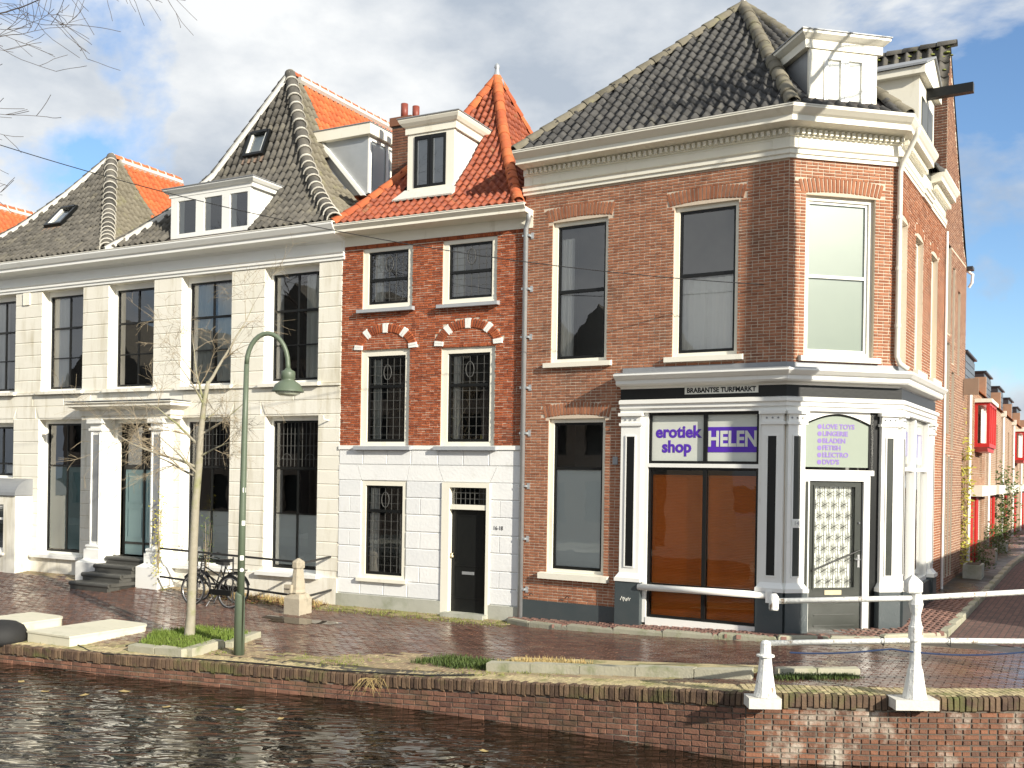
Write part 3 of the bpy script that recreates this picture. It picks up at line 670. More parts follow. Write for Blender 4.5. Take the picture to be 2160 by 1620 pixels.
# shop window
m = MB(); m.box(2.60, 2.72, -.04, .1, .2, 4.06); m.box(4.80, 4.87, -.04, .1, .2, 4.06); m.box(2.72, 4.80, -.04, .1, 3.06, 3.13); m.box(2.72, 4.80, -.05, .1, .16, .30)
sw = m.obj('shop_window', 'white_paint', shop)
m = MB(); m.box(2.60, 4.87, -.08, .3, -.1, .158); m.obj('threshold', 'kerb_stone', sw)
m = MB()
for z0, z1 in ((.30, 3.06), (3.13, 4.06)):
    m.box(2.72, 2.77, .0, .06, z0, z1); m.box(4.75, 4.80, .0, .06, z0, z1); m.box(3.775, 3.845, -.006, .06, z0, z1); m.box(2.77, 3.775, .0, .06, z1 - .05, z1); m.box(3.845, 4.75, .0, .06, z1 - .05, z1); m.box(2.77, 3.775, .0, .06, z0, z0 + .05); m.box(3.845, 4.75, .0, .06, z0, z0 + .05)
m.box(2.77, 4.75, .005, .055, .78, .93)
m.obj('sash', 'black_paint', sw)
for a, b_ in ((2.77, 3.775), (3.845, 4.75)):
    MB().sheet(a, b_, .028, .034, .35, 3.01).obj('pane', 'shop_glass', sw)
    MB().box(a, b_, .040, .047, 3.18, 4.01).obj('pale_panel', 'panel_pale', sw)
    m = MB()
    z = .32
    while z < 2.9: m.hexa([(a, .12, z), (b_, .12, z), (b_, .135, z + .004), (a, .135, z + .004), (a, .105, z + .026), (b_, .105, z + .026), (b_, .12, z + .03), (a, .12, z + .03)]); z += .028
    m.box(a, b_, .15, .155, .32, 2.9)
    m.obj('venetian_blind', 'blind_amber', sw)
T1 = frame(0, .036, 0)
MB().box(3.85, 4.745, .033, .039, 3.34, 3.79).obj('purple_band', 'purple', sw)
text('HELEN', .38, Matrix.Translation((4.30, .030, 3.565)), 'lettering', 'panel_pale', sw, .002, sx=.80, bold=.012)
text('erotiek', .30, Matrix.Translation((3.27, .0365, 3.70)), 'lettering', 'purple', sw, .002, sx=.98, bold=.005)
text('shop', .30, Matrix.Translation((3.25, .0365, 3.43)), 'lettering', 'purple', sw, .002, sx=.98, bold=.005)
text('erotiek', .30, Matrix.Translation((3.27, .0385, 3.70)), 'letter_outline', 'lilac', sw, .0005, sx=.98, bold=.013)
text('shop', .30, Matrix.Translation((3.25, .0385, 3.43)), 'letter_outline', 'lilac', sw, .0005, sx=.98, bold=.013)
m = MB(); m.tube([(2.62, -.16, .86), (5.05, -.16, .88)], .06, 12); gr = m.obj('guard_rail', 'white_paint', shop, smooth=True)
MB().box(5.02, 5.12, -.23, -.1, .76, .96).obj('rail_end', 'white_paint', gr)
# street name plate
sg = MB().box(3.45, 4.80, -.116, -.101, 4.375, 4.50).obj('name_plate', 'sign_white', shop, label='white plate with the street name in black capitals')
text('BRABANTSE TURFMARKT', .12, Matrix.Translation((4.125, -.118, 4.437)), 'lettering', 'black_paint', sg, .002, sx=.93, bold=.004)
sg = MB(FS).box(3.58, 4.25, -.03, -.012, 3.95, 4.17).obj('name_plate', 'sign_white', shop)
# corner door
m = MB(FK); m.box(.33, .45, -.05, .1, .22, 2.96); m.box(1.48, 1.60, -.05, .1, .22, 2.96); m.box(.33, 1.66, -.07, .1, 2.96, 3.05); m.box(.45, 1.48, -.05, .1, 2.86, 2.96)
ds = m.obj('door_case', 'white_paint', shop)
MB(FK).box(1.60, 1.78, -.02, .1, .2, 4.06).obj('side_panel', 'black_paint', ds)
m = MB(FK); m.box(.37, .42, -.06, -.051, .5, 2.85); m.obj('strip_panel', 'green_black_paint', ds)
MB(FK).box(.33, 1.78, -.12, .4, .0, .22).obj('door_step', 'white_paint', ds)
m = MB(FK)
m.box(.45, .55, .0, .07, .24, 2.86); m.box(1.36, 1.48, .0, .07, .24, 2.86); m.box(.55, 1.36, .0, .07, 2.77, 2.86); m.box(.55, 1.36, .0, .07, .24, 1.0)
dr = m.obj('door', 'green_black_paint', shop)
MB(FK).sheet(.55, 1.36, .055, .06, 1.0, 2.77).obj('door_pane', 'glass', dr)
MB(FK).box(.55, 1.36, .07, .075, 1.0, 2.77).obj('door_film', 'sign_white', dr)
m = MB(FK)
for k in range(9): u = .59 + k * .0905; m.tube([(u, .035, 1.0), (u, .035, 2.77)], .006, 5, False)
for i in range(9):
    for k in range(4):
        c, z = .70 + k * .181 - (.09 if i % 2 else 0), 1.12 + i * .19
        if c < .6: continue
        for a in range(3):
            t = a * math.pi / 3 + math.pi / 6; dx, dz = .085 * math.cos(t), .085 * math.sin(t); m.tube([(c - dx, .03, z - dz), (c + dx, .03, z + dz)], .0055, 4, False)
m.obj('iron_grille', 'iron', dr)
m = MB(FK)
for a, b_, c, d in ((.545, .575, .98, 2.79), (1.335, 1.365, .98, 2.79), (.575, 1.335, 2.76, 2.79), (.575, 1.335, .98, 1.01)): m.box(a, b_, -.015, .0, c, d)
for z in (.52, .76, .33): m.box(.58, 1.36, -.014, .0, z, z + .025)
m.obj('door_moulding', 'green_black_paint', dr)
m = MB(FK); m.tube([(.52, -.05, 1.31), (1.42, -.05, 1.66)], .016, 8); m.obj('push_bar', 'black_paint', dr)
MB(FK).box(.78, 1.10, -.012, .0, .885, .965).obj('letter_plate', 'gold', dr)
m = MB(FK); m.box(1.40, 1.44, -.012, 0, 1.36, 1.58); m.tube([(1.42, -.01, 1.5), (1.42, -.06, 1.5), (1.33, -.06, 1.5)], .012, 6); m.lathe([(.02, 0), (.02, .03)], 8, (1.42, -.01, 2.12)); m.obj('handle', 'steel', dr)
# fanlight
m = MB(FK); arc = [(.36 + 1.24 * k / 16, 3.84 + .17 * math.sin(math.pi * k / 16)) for k in range(17)]
m.prism([(.36, 3.10), (1.60, 3.10)] + arc[::-1], .0, .02); fl = m.obj('fanlight_panel', 'panel_grey', shop)
m = MB(FK); m.tube([(p[0], -.01, p[1]) for p in arc], .02, 6); m.box(1.585, 1.62, -.02, .03, 3.05, 3.86); m.obj('fanlight_bead', 'black_paint', fl)
m = MB(FK); n = len(arc)
for k in range(16): m.hexa([(arc[k][0], -.02, arc[k][1] + .01), (arc[k + 1][0], -.02, arc[k + 1][1] + .01), (arc[k + 1][0], .08, arc[k + 1][1] + .01), (arc[k][0], .08, arc[k][1] + .01), (arc[k][0], -.02, 4.07), (arc[k + 1][0], -.02, 4.07), (arc[k + 1][0], .08, 4.07), (arc[k][0], .08, 4.07)])
m.box(.33, .36, -.02, .08, 3.05, 4.07); m.box(1.62, 1.66, -.02, .08, 3.05, 4.07); m.obj('fanlight_frame', 'white_paint', fl)
for k, wd in enumerate(('LOVE TOYS', 'LINGERIE', 'BLADEN', 'FETISH', 'ELECTRO', "DVD'S")):
    z = 3.80 - k * .123
    text(wd, .115, FK @ Matrix.Translation((.70, -.003, z)), 'lettering', 'lilac', fl, .002, 'LEFT', 1.02, .004)
    m = MB(FK); m.add([(.645 + .042 * math.cos(t * math.pi / 6), -.004, z + .042 * math.sin(t * math.pi / 6)) for t in range(12)], [tuple(range(12))]); m.obj('bullet', 'lilac', fl)
pl = MB(FK).box(.09, .25, -.128, -.10, 2.07, 2.18).obj('number_plate', 'sign_white', pk)
text('14', .10, FK @ Matrix.Translation((.17, -.130, 2.125)), 'lettering', 'lead', pl, .002)
# side street shop windows
m = MB(FS)
for u in (.34, 1.62, 3.12): m.box(u, u + .1 + (.08 if u == 1.62 else 0), -.04, .08, .9, 4.06)
m.box(.44, 1.62, -.04, .08, 3.06, 3.13); m.box(1.80, 3.12, -.04, .08, 3.06, 3.13); m.box(.34, 3.22, -.04, .08, .9, .98)
sw = m.obj('side_shop_window', 'white_paint', shop)
for a, b_ in ((.44, 1.62), (1.80, 3.12)):
    MB(FS).sheet(a, b_, .03, .036, .98, 3.06).obj('pane', 'glass', sw); MB(FS).sheet(a, b_, .03, .036, 3.13, 4.06).obj('pane', 'glass', sw)
    MB(FS).box(a + .05, b_ - .1, .05, .056, 3.2, 4.0).obj('pale_panel', 'panel_pale', sw); MB(FS).box(a + .25, b_ - .2, .043, .049, 3.34, 3.8).obj('purple_band', 'purple', sw)
    q = MB(FS); curtain(q, a + .3, b_ - .35, .14, 1.0, 3.0); q.obj('curtain', 'curtain_grey', sw, smooth=True)
MB(FS).box(.3, 3.25, -.12, .1, -.1, .9).obj('stall_riser', 'slate_paint', sw)
# small tags, hooks and marks on the shop front
for k, (u, z, mm) in enumerate(((2.30, .62, 'sign_white'), (2.36, .60, 'sign_white'), (2.43, .61, 'sign_white'))):
    m = MB(); m.tube([(u - .03, -.173, z - .03), (u, -.173, z + .04), (u + .02, -.173, z - .02), (u + .04, -.173, z + .03)], .007, 4); m.obj('spray_tag', mm, shop)
MB().box(2.0, 2.1, -.03, -.008, 3.1, 3.25).obj('wall_plate', 'lead', ch)
for u, z in ((.25, .52), (1.05, .52)):
    MB().tube([(u, -.01, z), (u, -.06, z), (u + .05, -.07, z + .04), (u + .09, -.06, z)], .008, 5).obj('iron_hook', 'iron', ch)

# ================================================================== narrow brick house
nh = empty('narrow_house', (A.x, A.y, 0), aM, label='narrow house of red brick over a white stucco ground floor with orange tiled roof', category='house')
oM = [(.539, 1.788, 6.38, 7.72), (2.536, 3.794, 6.37, 7.72), (.533, 1.759, 3.42, 5.50), (2.537, 3.783, 3.42, 5.48), (.598, 1.737, .62, 2.70), (2.636, 3.719, -.1, 2.68)]
m = MB(); wall(m, 0, 4.42, -.3, 3.42, oM[4:]); wlow = m.obj('ground_floor_wall', 'stucco_white', nh)
m = MB(); wall(m, 0, 4.42, 3.42, 7.9, oM[:4]); m.quad((0, 0, -.3), (0, 0, 8), (0, 6, 8), (0, 6, -.3)); m.quad((4.41, 6, -.3), (4.41, 6, 8), (0, 6, 8), (0, 6, -.3)); wm = m.obj('wall', 'mortar', nh)
def tymp(u, z):
    for c in (1.146, 3.16):
        e = ((u - c) / .80) ** 2 + ((z - 5.52) / .54) ** 2
        if z > 5.5 and e < 1.0: return True
    return False
bk = brick_field(None, 0, 4.42, 3.46, 7.68, oM, Lb=.19, course=.049, joint=.008, out=.011, skip=tymp, jit=.003)
for c in (1.146, 3.16):   # brick in the tympanum, set back
    ins = brick_field(None, c - .66, c + .66, 5.50, 5.90, [], Lb=.19, course=.049, joint=.008, out=.008, depth=.03, jit=.002, skip=lambda u, z: ((u - c) / .66) ** 2 + ((z - 5.5) / .40) ** 2 > 1)
    bk += ins
u = .02
while u < 4.4: bk.append(axes((u + .025, -.014, 7.735), (.042, 0, 0), (0, .06, 0), (0, 0, .10))); u += .05   # soldier course under the frieze
st = []
for c in (1.146, 3.16):
    nA = 34
    for i in range(nA):
        t = math.pi * (i + .5) / nA; ri, ro = (.595, .335), (.79, .53)
        pi_ = Vector((c + ri[0] * math.cos(t), 0, 5.52 + ri[1] * math.sin(t))); po = Vector((c + ro[0] * math.cos(t), 0, 5.52 + ro[1] * math.sin(t)))
        zax = po - pi_; xax = Vector((zax.z, 0, -zax.x)).normalized(); lw_ = math.pi * .56 / nA
        white = i in (0, 1, 8, 9, 16, 17, 24, 25, 32, 33)
        cen = (pi_ + po) / 2; cen.y = -.034 if white else -.03
        (st if white else bk).append(axes(cen, xax * (lw_ * (1.18 if white else .72)), (0, .07, 0), zax * (1.08 if white else 1)))
pieces(wm, 'brick', 'brick', 'brick_narrow', bk)
pieces(wm, 'arch_stone', 'block', 'white_paint', st)
# white stucco blocks of the ground floor
jz = [.26, .588, .93, 1.294, 1.649, 2.008, 2.36, 2.71, 3.045, 3.36]
bl = []
def blk(u0, u1, z0, z1): bl.append(axes(((u0 + u1) / 2, -.022, (z0 + z1) / 2), (u1 - u0 - .012, 0, 0), (0, .05, 0), (0, 0, z1 - z0 - .012)))
for i in range(len(jz) - 1):
    z0, z1 = jz[i], jz[i + 1]; zc = (z0 + z1) / 2
    if zc > 3.05:
        us = [0, .63, 1.25, 1.85, 2.5, 3.1, 3.7, 4.40] if True else []
        for a, b_ in zip(us, us[1:]): blk(a, b_, z0, z1)
        continue
    if zc > 2.7: continue
    o = i % 2
    segs = [(0, .598), (1.737, 2.636), (3.719, 4.40)] if zc > .62 else [(0, 2.636), (3.719, 4.40)]
    for a, b_ in segs:
        if b_ - a > 1.2:
            us = [a, .3, .9, 1.5, 2.1, b_] if o else [a, .6, 1.2, 1.8, b_]
        elif b_ - a > .65: us = [a, (a + b_) / 2 - .1, b_] if o else [a, b_]
        else: us = [a, a + .3, b_] if o else [a, b_]
        for p, q in zip(us, us[1:]): blk(p, q, z0, z1)
pieces(wlow, 'stucco_block', 'block', 'stucco_white', bl)
def key(poly, parent, mm, b0=-.022): return MB().prism(poly, b0, .04).obj('stucco_block', mm, parent)
for p in ([(0, 2.716), (.585, 2.716), (.475, 3.04), (0, 3.04)], [(.60, 2.716), (1.735, 2.716), (1.80, 3.04), (.487, 3.04)], [(1.748, 2.716), (2.63, 2.716), (2.50, 3.04), (1.812, 3.04)], [(2.645, 2.716), (3.715, 2.716), (3.88, 3.04), (2.512, 3.04)], [(3.73, 2.716), (4.4, 2.716), (4.4, 3.04), (3.892, 3.04)]): key(p, wlow, 'stucco_white')
MB().box(-.01, 4.41, -.045, .03, 3.37, 3.45).obj('string_course', 'white_paint', nh)
for a, b_ in ((-.02, 2.62), (3.735, 4.42)): MB().box(a, b_, -.05, .03, -.3, .25).obj('plinth', 'plinth_grey', nh)
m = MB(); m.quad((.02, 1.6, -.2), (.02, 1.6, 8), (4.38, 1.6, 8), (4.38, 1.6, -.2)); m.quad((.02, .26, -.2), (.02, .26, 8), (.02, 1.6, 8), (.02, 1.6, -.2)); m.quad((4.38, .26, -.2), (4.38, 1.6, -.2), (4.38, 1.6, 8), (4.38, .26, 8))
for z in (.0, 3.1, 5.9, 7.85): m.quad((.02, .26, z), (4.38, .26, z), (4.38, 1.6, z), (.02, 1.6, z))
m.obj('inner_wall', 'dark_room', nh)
GS = lambda z, o=.1: (z, .09, .13, o, 'grey_sill')
window(nh, None, .539, 1.788, 6.38, 7.72, rec=.03, fw=.12, rails=[(7.0, .06)], lead=(6.45, 7.6, 6, 8, 7.33), sill=GS(6.38, .08), curt=[(.75, 1.0, 6.45, 7.6, 'curtain_white')])
window(nh, None, 2.536, 3.794, 6.37, 7.72, rec=.03, fw=.12, rails=[(7.02, .06)], lead=(6.45, 7.6, 6, 8, 7.33), sill=GS(6.37, .08), curt=[(2.72, 2.97, 6.45, 7.6, 'curtain_grey')])
window(nh, None, .533, 1.759, 3.43, 5.50, rec=.04, fw=.13, rails=[(4.72, .06)], lead=(3.5, 5.33, 6, 10, 5.02), sill=GS(3.45, .1), curt=[(.74, .95, 3.5, 5.3, 'curtain_grey')])
window(nh, None, 2.537, 3.783, 3.43, 5.48, rec=.04, fw=.13, rails=[(4.70, .06)], lead=(3.5, 5.31, 6, 10, 5.02), sill=GS(3.45, .1), curt=[(2.74, 2.9, 3.5, 5.3, 'curtain_white')])
window(nh, None, .598, 1.737, .62, 2.70, rec=.0, fw=.1, rails=[(2.06, .06)], lead=(.72, 2.6, 6, 10, 2.3), sill=(.64, .09, .1, .06, 'cream_paint'), curt=[(.74, .95, .7, 2.55, 'curtain_white'), (1.5, 1.62, .7, 2.0, 'curtain_white')])
m = MB(); m.box(2.62, 2.80, -.05, .12, -.05, 2.70); m.box(3.66, 3.735, -.05, .12, -.05, 2.70); m.box(2.80, 3.66, -.05, .12, 2.60, 2.70); m.box(2.80, 3.66, -.03, .12, 2.15, 2.25)
dc = m.obj('door_case', 'cream_paint', nh)
MB().sheet(2.80, 3.66, .06, .066, 2.25, 2.60).obj('pane', 'glass', dc)
g = MB()
for k in range(1, 8): u = 2.80 + .86 * k / 8; g.box(u - .005, u + .005, .05, .058, 2.25, 2.60)
for z in (2.37, 2.49): g.box(2.80, 3.66, .051, .057, z - .005, z + .005)
g.obj('leading', 'lead_came', dc)
m = MB(); m.box(2.80, 3.66, .08, .13, .05, 2.15); dr = m.obj('door', 'black_paint', nh)
m = MB()
for a, b_, c, d in ((2.88, 3.58, .98, 1.0), (2.88, 3.58, .32, .34), (2.88, 2.9, .34, .98), (3.56, 3.58, .34, .98), (2.9, 2.92, 1.08, 2.03), (3.54, 3.56, 1.08, 2.03), (2.92, 3.54, 2.01, 2.03)): m.box(a, b_, .07, .08, c, d)
m.obj('door_moulding', 'black_paint', dr)
MB().lathe([(.0, -.05), (.035, -.04), (.04, -.01), (.015, .02), (.03, .05)], 10, (2.84, .03, 1.2)).obj('door_knob', 'gold', dr, smooth=True)
MB().box(3.06, 3.34, .068, .08, .82, .88).obj('letter_slot', 'lead', dr)
MB().box(2.74, 3.72, -.25, .13, -.2, .05).obj('door_step', 'plinth_grey', nh)
text('16-18', .12, Matrix.Translation((3.93, -.028, 1.80)) @ Matrix.Rotation(R(0), 4, 'Y'), 'house_number', 'iron', nh, .001, sx=.8)
prof = [(0, 7.76), (.03, 7.76), (.03, 7.97), (.06, 7.98), (.12, 7.99), (.38, 8.0), (.38, 8.06), (.40, 8.07), (.45, 8.12), (.45, 8.15), (.41, 8.15), (.41, 8.10), (0, 8.10)]
MB().sweep(prof, [(-.02, 0), (4.60, 0)]).obj('cornice', 'cream_paint', nh)
MB().sweep([(.35, 8.152), (.46, 8.152), (.46, 8.168), (.35, 8.168)], [(-.02, 0), (4.6, 0)]).obj('gutter_lip', 'gutter_paint', nh)
m = MB(); m.tube([(4.60, -.22, 8.02), (4.56, -.15, 7.9), (4.47, -.07, 7.74), (4.47, -.07, .02)], .05, 10); dp = m.obj('downpipe', 'zinc', nh, smooth=True)
for z in (7.6, 6.55, 5.6, 4.6, 3.7, 2.66, 1.62, .62):
    MB().box(4.40, 4.56, -.10, .0, z - .02, z + .02).obj('pipe_bracket', 'zinc', dp); MB().box(4.56, 4.62, -.03, -.012, z - .06, z + .06).obj('pipe_bracket', 'zinc', dp)
# roof: pyramid with swept eaves
e0, e1, e2, e3 = (-.02, -.32), (4.42, -.32), (4.42, 5.8), (-.02, 5.8); ap = (2.2, 2.86)
pr = [(0, 12.05), (.25, 10.78), (.6, 9.42), (.82, 8.68), (1, 8.17)]
rf = MB()
for a, b_ in ((e0, e1), (e1, e2), (e2, e3), (e3, e0)): deck(rf, a, b_, ap, ap, pr, .03)
rf = rf.obj('roof', 'roof_deck', nh)
dsk = lambda c: 1.2 < c.x < 2.6 and c.y > .15 and 8.75 < c.z < 10.5 and c.y < 1.9
tl = slope(rf, e0, e1, ap, ap, pr, .171, .205, '', dsk) + slope(rf, e1, e2, ap, ap, pr, .171, .205, '') + slope(rf, e3, e0, ap, ap, pr, .171, .205, '')
pieces(rf, 'roof_tile', 'tile', 'tile_red', tl)
pieces(rf, 'ridge_tile', 'ridge', 'tile_orange', [q for e in (e0, e1, e2) for q in hip_caps(ap, e, pr, .12, .34, .04)])
MB().lathe([(.2, -.14), (.17, -.02), (.10, .06), (.09, .1), (.06, .2), (.045, .26), (.07, .30), (.055, .36), (.0, .42)], 12, (ap[0], ap[1], 12.05)).obj('finial', 'zinc', rf, smooth=True)
dm = MB(); dm.box(1.36, 2.48, .5, 2.6, 8.8, 10.16); dm = dm.obj('dormer', 'white_paint', nh)
m = MB(); m.box(1.34, 1.52, .44, .51, 8.86, 10.16); m.box(2.30, 2.50, .44, .51, 8.86, 10.16); m.box(1.52, 2.30, .44, .51, 10.10, 10.16); m.box(1.42, 2.50, .40, .51, 8.86, 8.98); m.obj('dormer_front', 'cream_paint', dm)
m = MB(); m.sweep([(0, 10.16), (.03, 10.16), (.03, 10.30), (.07, 10.32), (.12, 10.38), (.15, 10.44), (.15, 10.47), (0, 10.47)], [(1.32, 2.4), (1.32, .44), (2.52, .44), (2.52, 2.4)]); m.box(1.33, 2.51, .45, 2.4, 10.165, 10.46); m.obj('dormer_cornice', 'cream_paint', dm)
MB().box(1.15, 2.69, .27, 2.4, 10.472, 10.49).obj('dormer_roof', 'lead', dm)
m = MB()
for a, b_ in ((1.52, 1.905), (1.915, 2.30)): m.box(a, a + .06, .42, .47, 8.98, 10.1); m.box(b_ - .06, b_, .42, .47, 8.98, 10.1); m.box(a + .06, b_ - .06, .42, .47, 10.02, 10.1); m.box(a + .06, b_ - .06, .42, .47, 8.98, 9.05)
m.obj('casement', 'black_paint', dm)
for a, b_ in ((1.58, 1.845), (1.975, 2.24)): MB().sheet(a, b_, .44, .446, 9.05, 10.02).obj('pane', 'glass', dm); MB().box(a, b_, .46, .48, 9.05, 10.02).obj('blind', 'grey_sill', dm); MB().box(a, a + .04, .45, .456, 9.05, 10.02).obj('lace_edge', 'curtain_white', dm)
MB().hexa([(1.18, .10, 8.66), (2.66, .10, 8.66), (2.60, .52, 8.9), (1.24, .52, 8.9), (1.18, .09, 8.69), (2.66, .09, 8.69), (2.58, .46, 8.98), (1.26, .46, 8.98)]).obj('lead_apron', 'mortar_white', dm)
chm = MB(); chm.box(-.08, .42, 1.95, 2.55, 8.6, 11.06); chm = chm.obj('chimney', 'mortar_dark', nh)
bk = []
for fr, w_ in ((frame(-.08, 1.95, 0), .5), (frame(.42, 1.95, R(90)), .6)): bk += brick_field(fr, 0, w_, 9.0, 11.0, [], Lb=.2, course=.065, joint=.009)
pieces(chm, 'brick', 'brick', 'brick_brown_and_shaded', bk)
MB().box(-.13, .47, 1.9, 2.6, 11.0, 11.2).obj('chimney_cap', 'brick_brown_and_shaded', chm)
for k, (u, b_) in enumerate(((.12, 2.15), (.28, 2.4))): MB().lathe([(.085, 0), (.085, .38), (.075, .38), (.07, .0)], 12, (u, b_, 11.2)).obj('chimney_pot', 'terracotta', chm, smooth=True)
# ================================================================== white house
wh = empty('white_house', (A.x, A.y, 0), aW, label='wide cream stucco house with twin grey tiled roofs and a pillared doorway', category='house')
cu = [(-2.188, -.641), (-4.774, -3.198), (-7.291, -5.711), (-9.795, -8.235), (-12.32, -10.86), (-14.95, -13.45), (-17.5, -16.0), (-20.1, -18.6)]
oU = [(a, b_, 4.86, 7.50) for a, b_ in cu]
oL = [(-2.12, -.607, .60, 4.12), (-4.753, -3.19, .60, 4.12), (-9.856, -8.237, .60, 4.12), (-12.4, -10.88, 2.58, 4.05), (-7.1, -5.42, -.2, 4.10), (-14.95, -13.45, .60, 4.12), (-17.5, -16.0, .60, 4.12), (-20.1, -18.6, .60, 4.12)]
UE = -21.0
m = MB(); wall(m, UE, 0, -.3, 7.75, oU + oL, b=.0, depth=.3); m.quad((UE, 0, -.3), (UE, 0, 8), (UE, 9, 8), (UE, 9, -.3)); m.quad((-.01, 0, -.3), (-.01, 9, -.3), (-.01, 9, 8), (-.01, 0, 8)); m.quad((UE, 9, -.3), (UE, 9, 8), (0, 9, 8), (0, 9, -.3))
ww = m.obj('wall', 'stucco', wh)
piers = [(-.641, 0), (-3.198, -2.188), (-5.711, -4.774), (-8.235, -7.291), (-10.86, -9.795), (-13.45, -12.32), (-16.0, -14.95), (-18.6, -17.5), (UE, -20.1)]
pl_ = [(-.607, 0), (-3.19, -2.12), (-5.42, -4.753), (-8.237, -7.1), (-10.88, -9.856), (-13.45, -12.4), (-16.0, -14.95), (-18.6, -17.5), (UE, -20.1)]
bl = []
def blk(u0, u1, z0, z1): bl.append(axes(((u0 + u1) / 2, -.014, (z0 + z1) / 2), (u1 - u0 - .002, 0, 0), (0, .04, 0), (0, 0, z1 - z0 - .015)))
zu = [4.82, 5.145, 5.48, 5.81, 6.148, 6.49, 6.814, 7.15, 7.50]
for z0, z1 in zip(zu, zu[1:]):
    for a, b_ in piers: blk(a, b_, z0, z1)
zl = [.60, .70, 1.02, 1.33, 1.64, 1.95, 2.285, 2.597, 2.906, 3.215, 3.528, 3.837, 4.147]
for z0, z1 in zip(zl[1:], zl[2:]):
    for i, (a, b_) in enumerate(pl_): blk(a, b_, z0, z1)
us = [UE, -19.4, -18.1, -16.8, -15.5, -14.2, -12.9, -11.5, -10.1, -8.9, -7.9]
for a, b_ in list(zip(us, us[1:])) + [(-4.7, -3.95), (-3.95, -2.7), (-2.7, -1.3), (-1.3, 0)]: blk(a, b_, 4.46, 4.76)
pieces(ww, 'stone_block', 'block', 'stucco', bl)
m0 = -1
for a, b_ in ((-2.12, -.607), (-4.753, -3.19), (-9.856, -8.237), (-12.4, -10.88), (-14.95, -13.45), (-17.5, -16.0), (-20.1, -18.6)):
    MB().prism([(a + .0, 4.16), (b_ - .0, 4.16), (b_ + .13, 4.45), (a - .13, 4.45)], -.015, .02).obj('lintel', 'stucco', ww)
for a, b_ in ((-.60, 0), (-3.05, -2.26), (-4.88, -4.7), (-10.74, -10.0), (-8.1, -7.9)): 
    if b_ - a > .1: MB().prism([(a + (.0 if a < -.61 else .0), 4.16), (b_, 4.16), (b_ - (.0 if b_ == 0 else .0), 4.45), (a + .13 if a == -.60 else a, 4.45)], -.014, .02).obj('stone_block', 'stucco', ww)
MB().box(UE, 0, -.05, .02, 4.77, 4.82).obj('sill_band', 'stucco', ww)
for a, b_ in ((UE, -7.85), (-4.85, -.0)): MB().box(a, b_, -.05, .02, -.3, .56).obj('plinth', 'stucco', ww)
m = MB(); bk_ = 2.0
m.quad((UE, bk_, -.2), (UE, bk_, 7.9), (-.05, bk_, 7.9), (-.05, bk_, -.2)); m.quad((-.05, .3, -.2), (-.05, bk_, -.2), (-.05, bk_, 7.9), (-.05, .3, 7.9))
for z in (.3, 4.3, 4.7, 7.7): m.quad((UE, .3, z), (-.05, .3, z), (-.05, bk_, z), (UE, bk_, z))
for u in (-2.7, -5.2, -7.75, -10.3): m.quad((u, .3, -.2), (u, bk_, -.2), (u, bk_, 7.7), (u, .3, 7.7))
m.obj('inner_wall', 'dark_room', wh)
for i, (a, b_) in enumerate(cu):
    c = (a + b_) / 2
    ct = [[(a + .1, a + .25, 4.9, 7.3, 'curtain_white'), (b_ - .6, b_ - .12, 4.9, 7.3, 'curtain_grey')], [(a + .1, a + .65, 4.9, 7.3, 'curtain_grey'), (c + .05, b_ - .1, 4.9, 7.3, 'curtain_grey')], [(a + .1, a + .2, 4.9, 7.3, 'curtain_grey')], [(a + .1, c - .1, 4.9, 7.3, 'curtain_white')], [(a + .1, c, 4.9, 7.3, 'curtain_grey')]][min(i, 4)]
    window(wh, None, a, b_, 4.88, 7.50, rec=.2, fw=.06, head=.14, fm='white_paint', rails=[(6.516, .05), (5.735, .025)], mulls=[c], curt=ct, sill=(4.87, .10, .12, .09, 'stucco'))
LS = (.62, .1, .16, .12, 'white_paint')
for i, (a, b_) in enumerate(((-2.12, -.607), (-4.753, -3.19), (-14.95, -13.45), (-17.5, -16.0), (-20.1, -18.6))):
    c = (a + b_) / 2
    wd = window(wh, None, a, b_, .62, 4.12, rec=.2, fw=.06, head=.1, fm='white_paint', rails=[(2.94, .05), (1.91, .025)], mulls=[c], sill=LS, frost=(.75, 1.9), curt=[(a + .1, a + .22, 1.9, 2.9, 'curtain_white')])
    g = MB()
    for k in range(1, 12): u = a + .1 + (b_ - a - .2) * k / 12; g.box(u - .004, u + .004, .25, .257, 2.98, 3.97)
    for z in (3.15, 3.45, 3.72): g.box(a + .1, b_ - .1, .251, .256, z - .004, z + .004)
    for k in range(2):
        uc = a + (b_ - a) * (.28 + .44 * k); g.tube([(uc + .13 * math.cos(t * math.pi / 8), .25, 3.15 + .12 * math.sin(t * math.pi / 8)) for t in range(9)], .005, 4)
    g.obj('leading', 'lead_came', wd)
a, b_ = -9.856, -8.237; window(wh, None, a, b_, .62, 4.12, rec=.2, fw=.06, head=.1, fm='white_paint', rails=[(2.92, .05)], mulls=[(a + b_) / 2], sill=LS, frost=(.75, 2.9, 'teal_panel'), label='tall window with a pale teal blind behind its lower panes')
window(wh, None, -12.4, -10.88, 2.58, 4.05, rec=.2, fw=.06, head=.1, fm='white_paint', rails=[(2.95, .05)], mulls=[-11.64], sill=(2.58, .06, .05, .05, 'white_paint'), curt=[(-11.6, -11.0, 2.7, 2.95, 'curtain_white')])
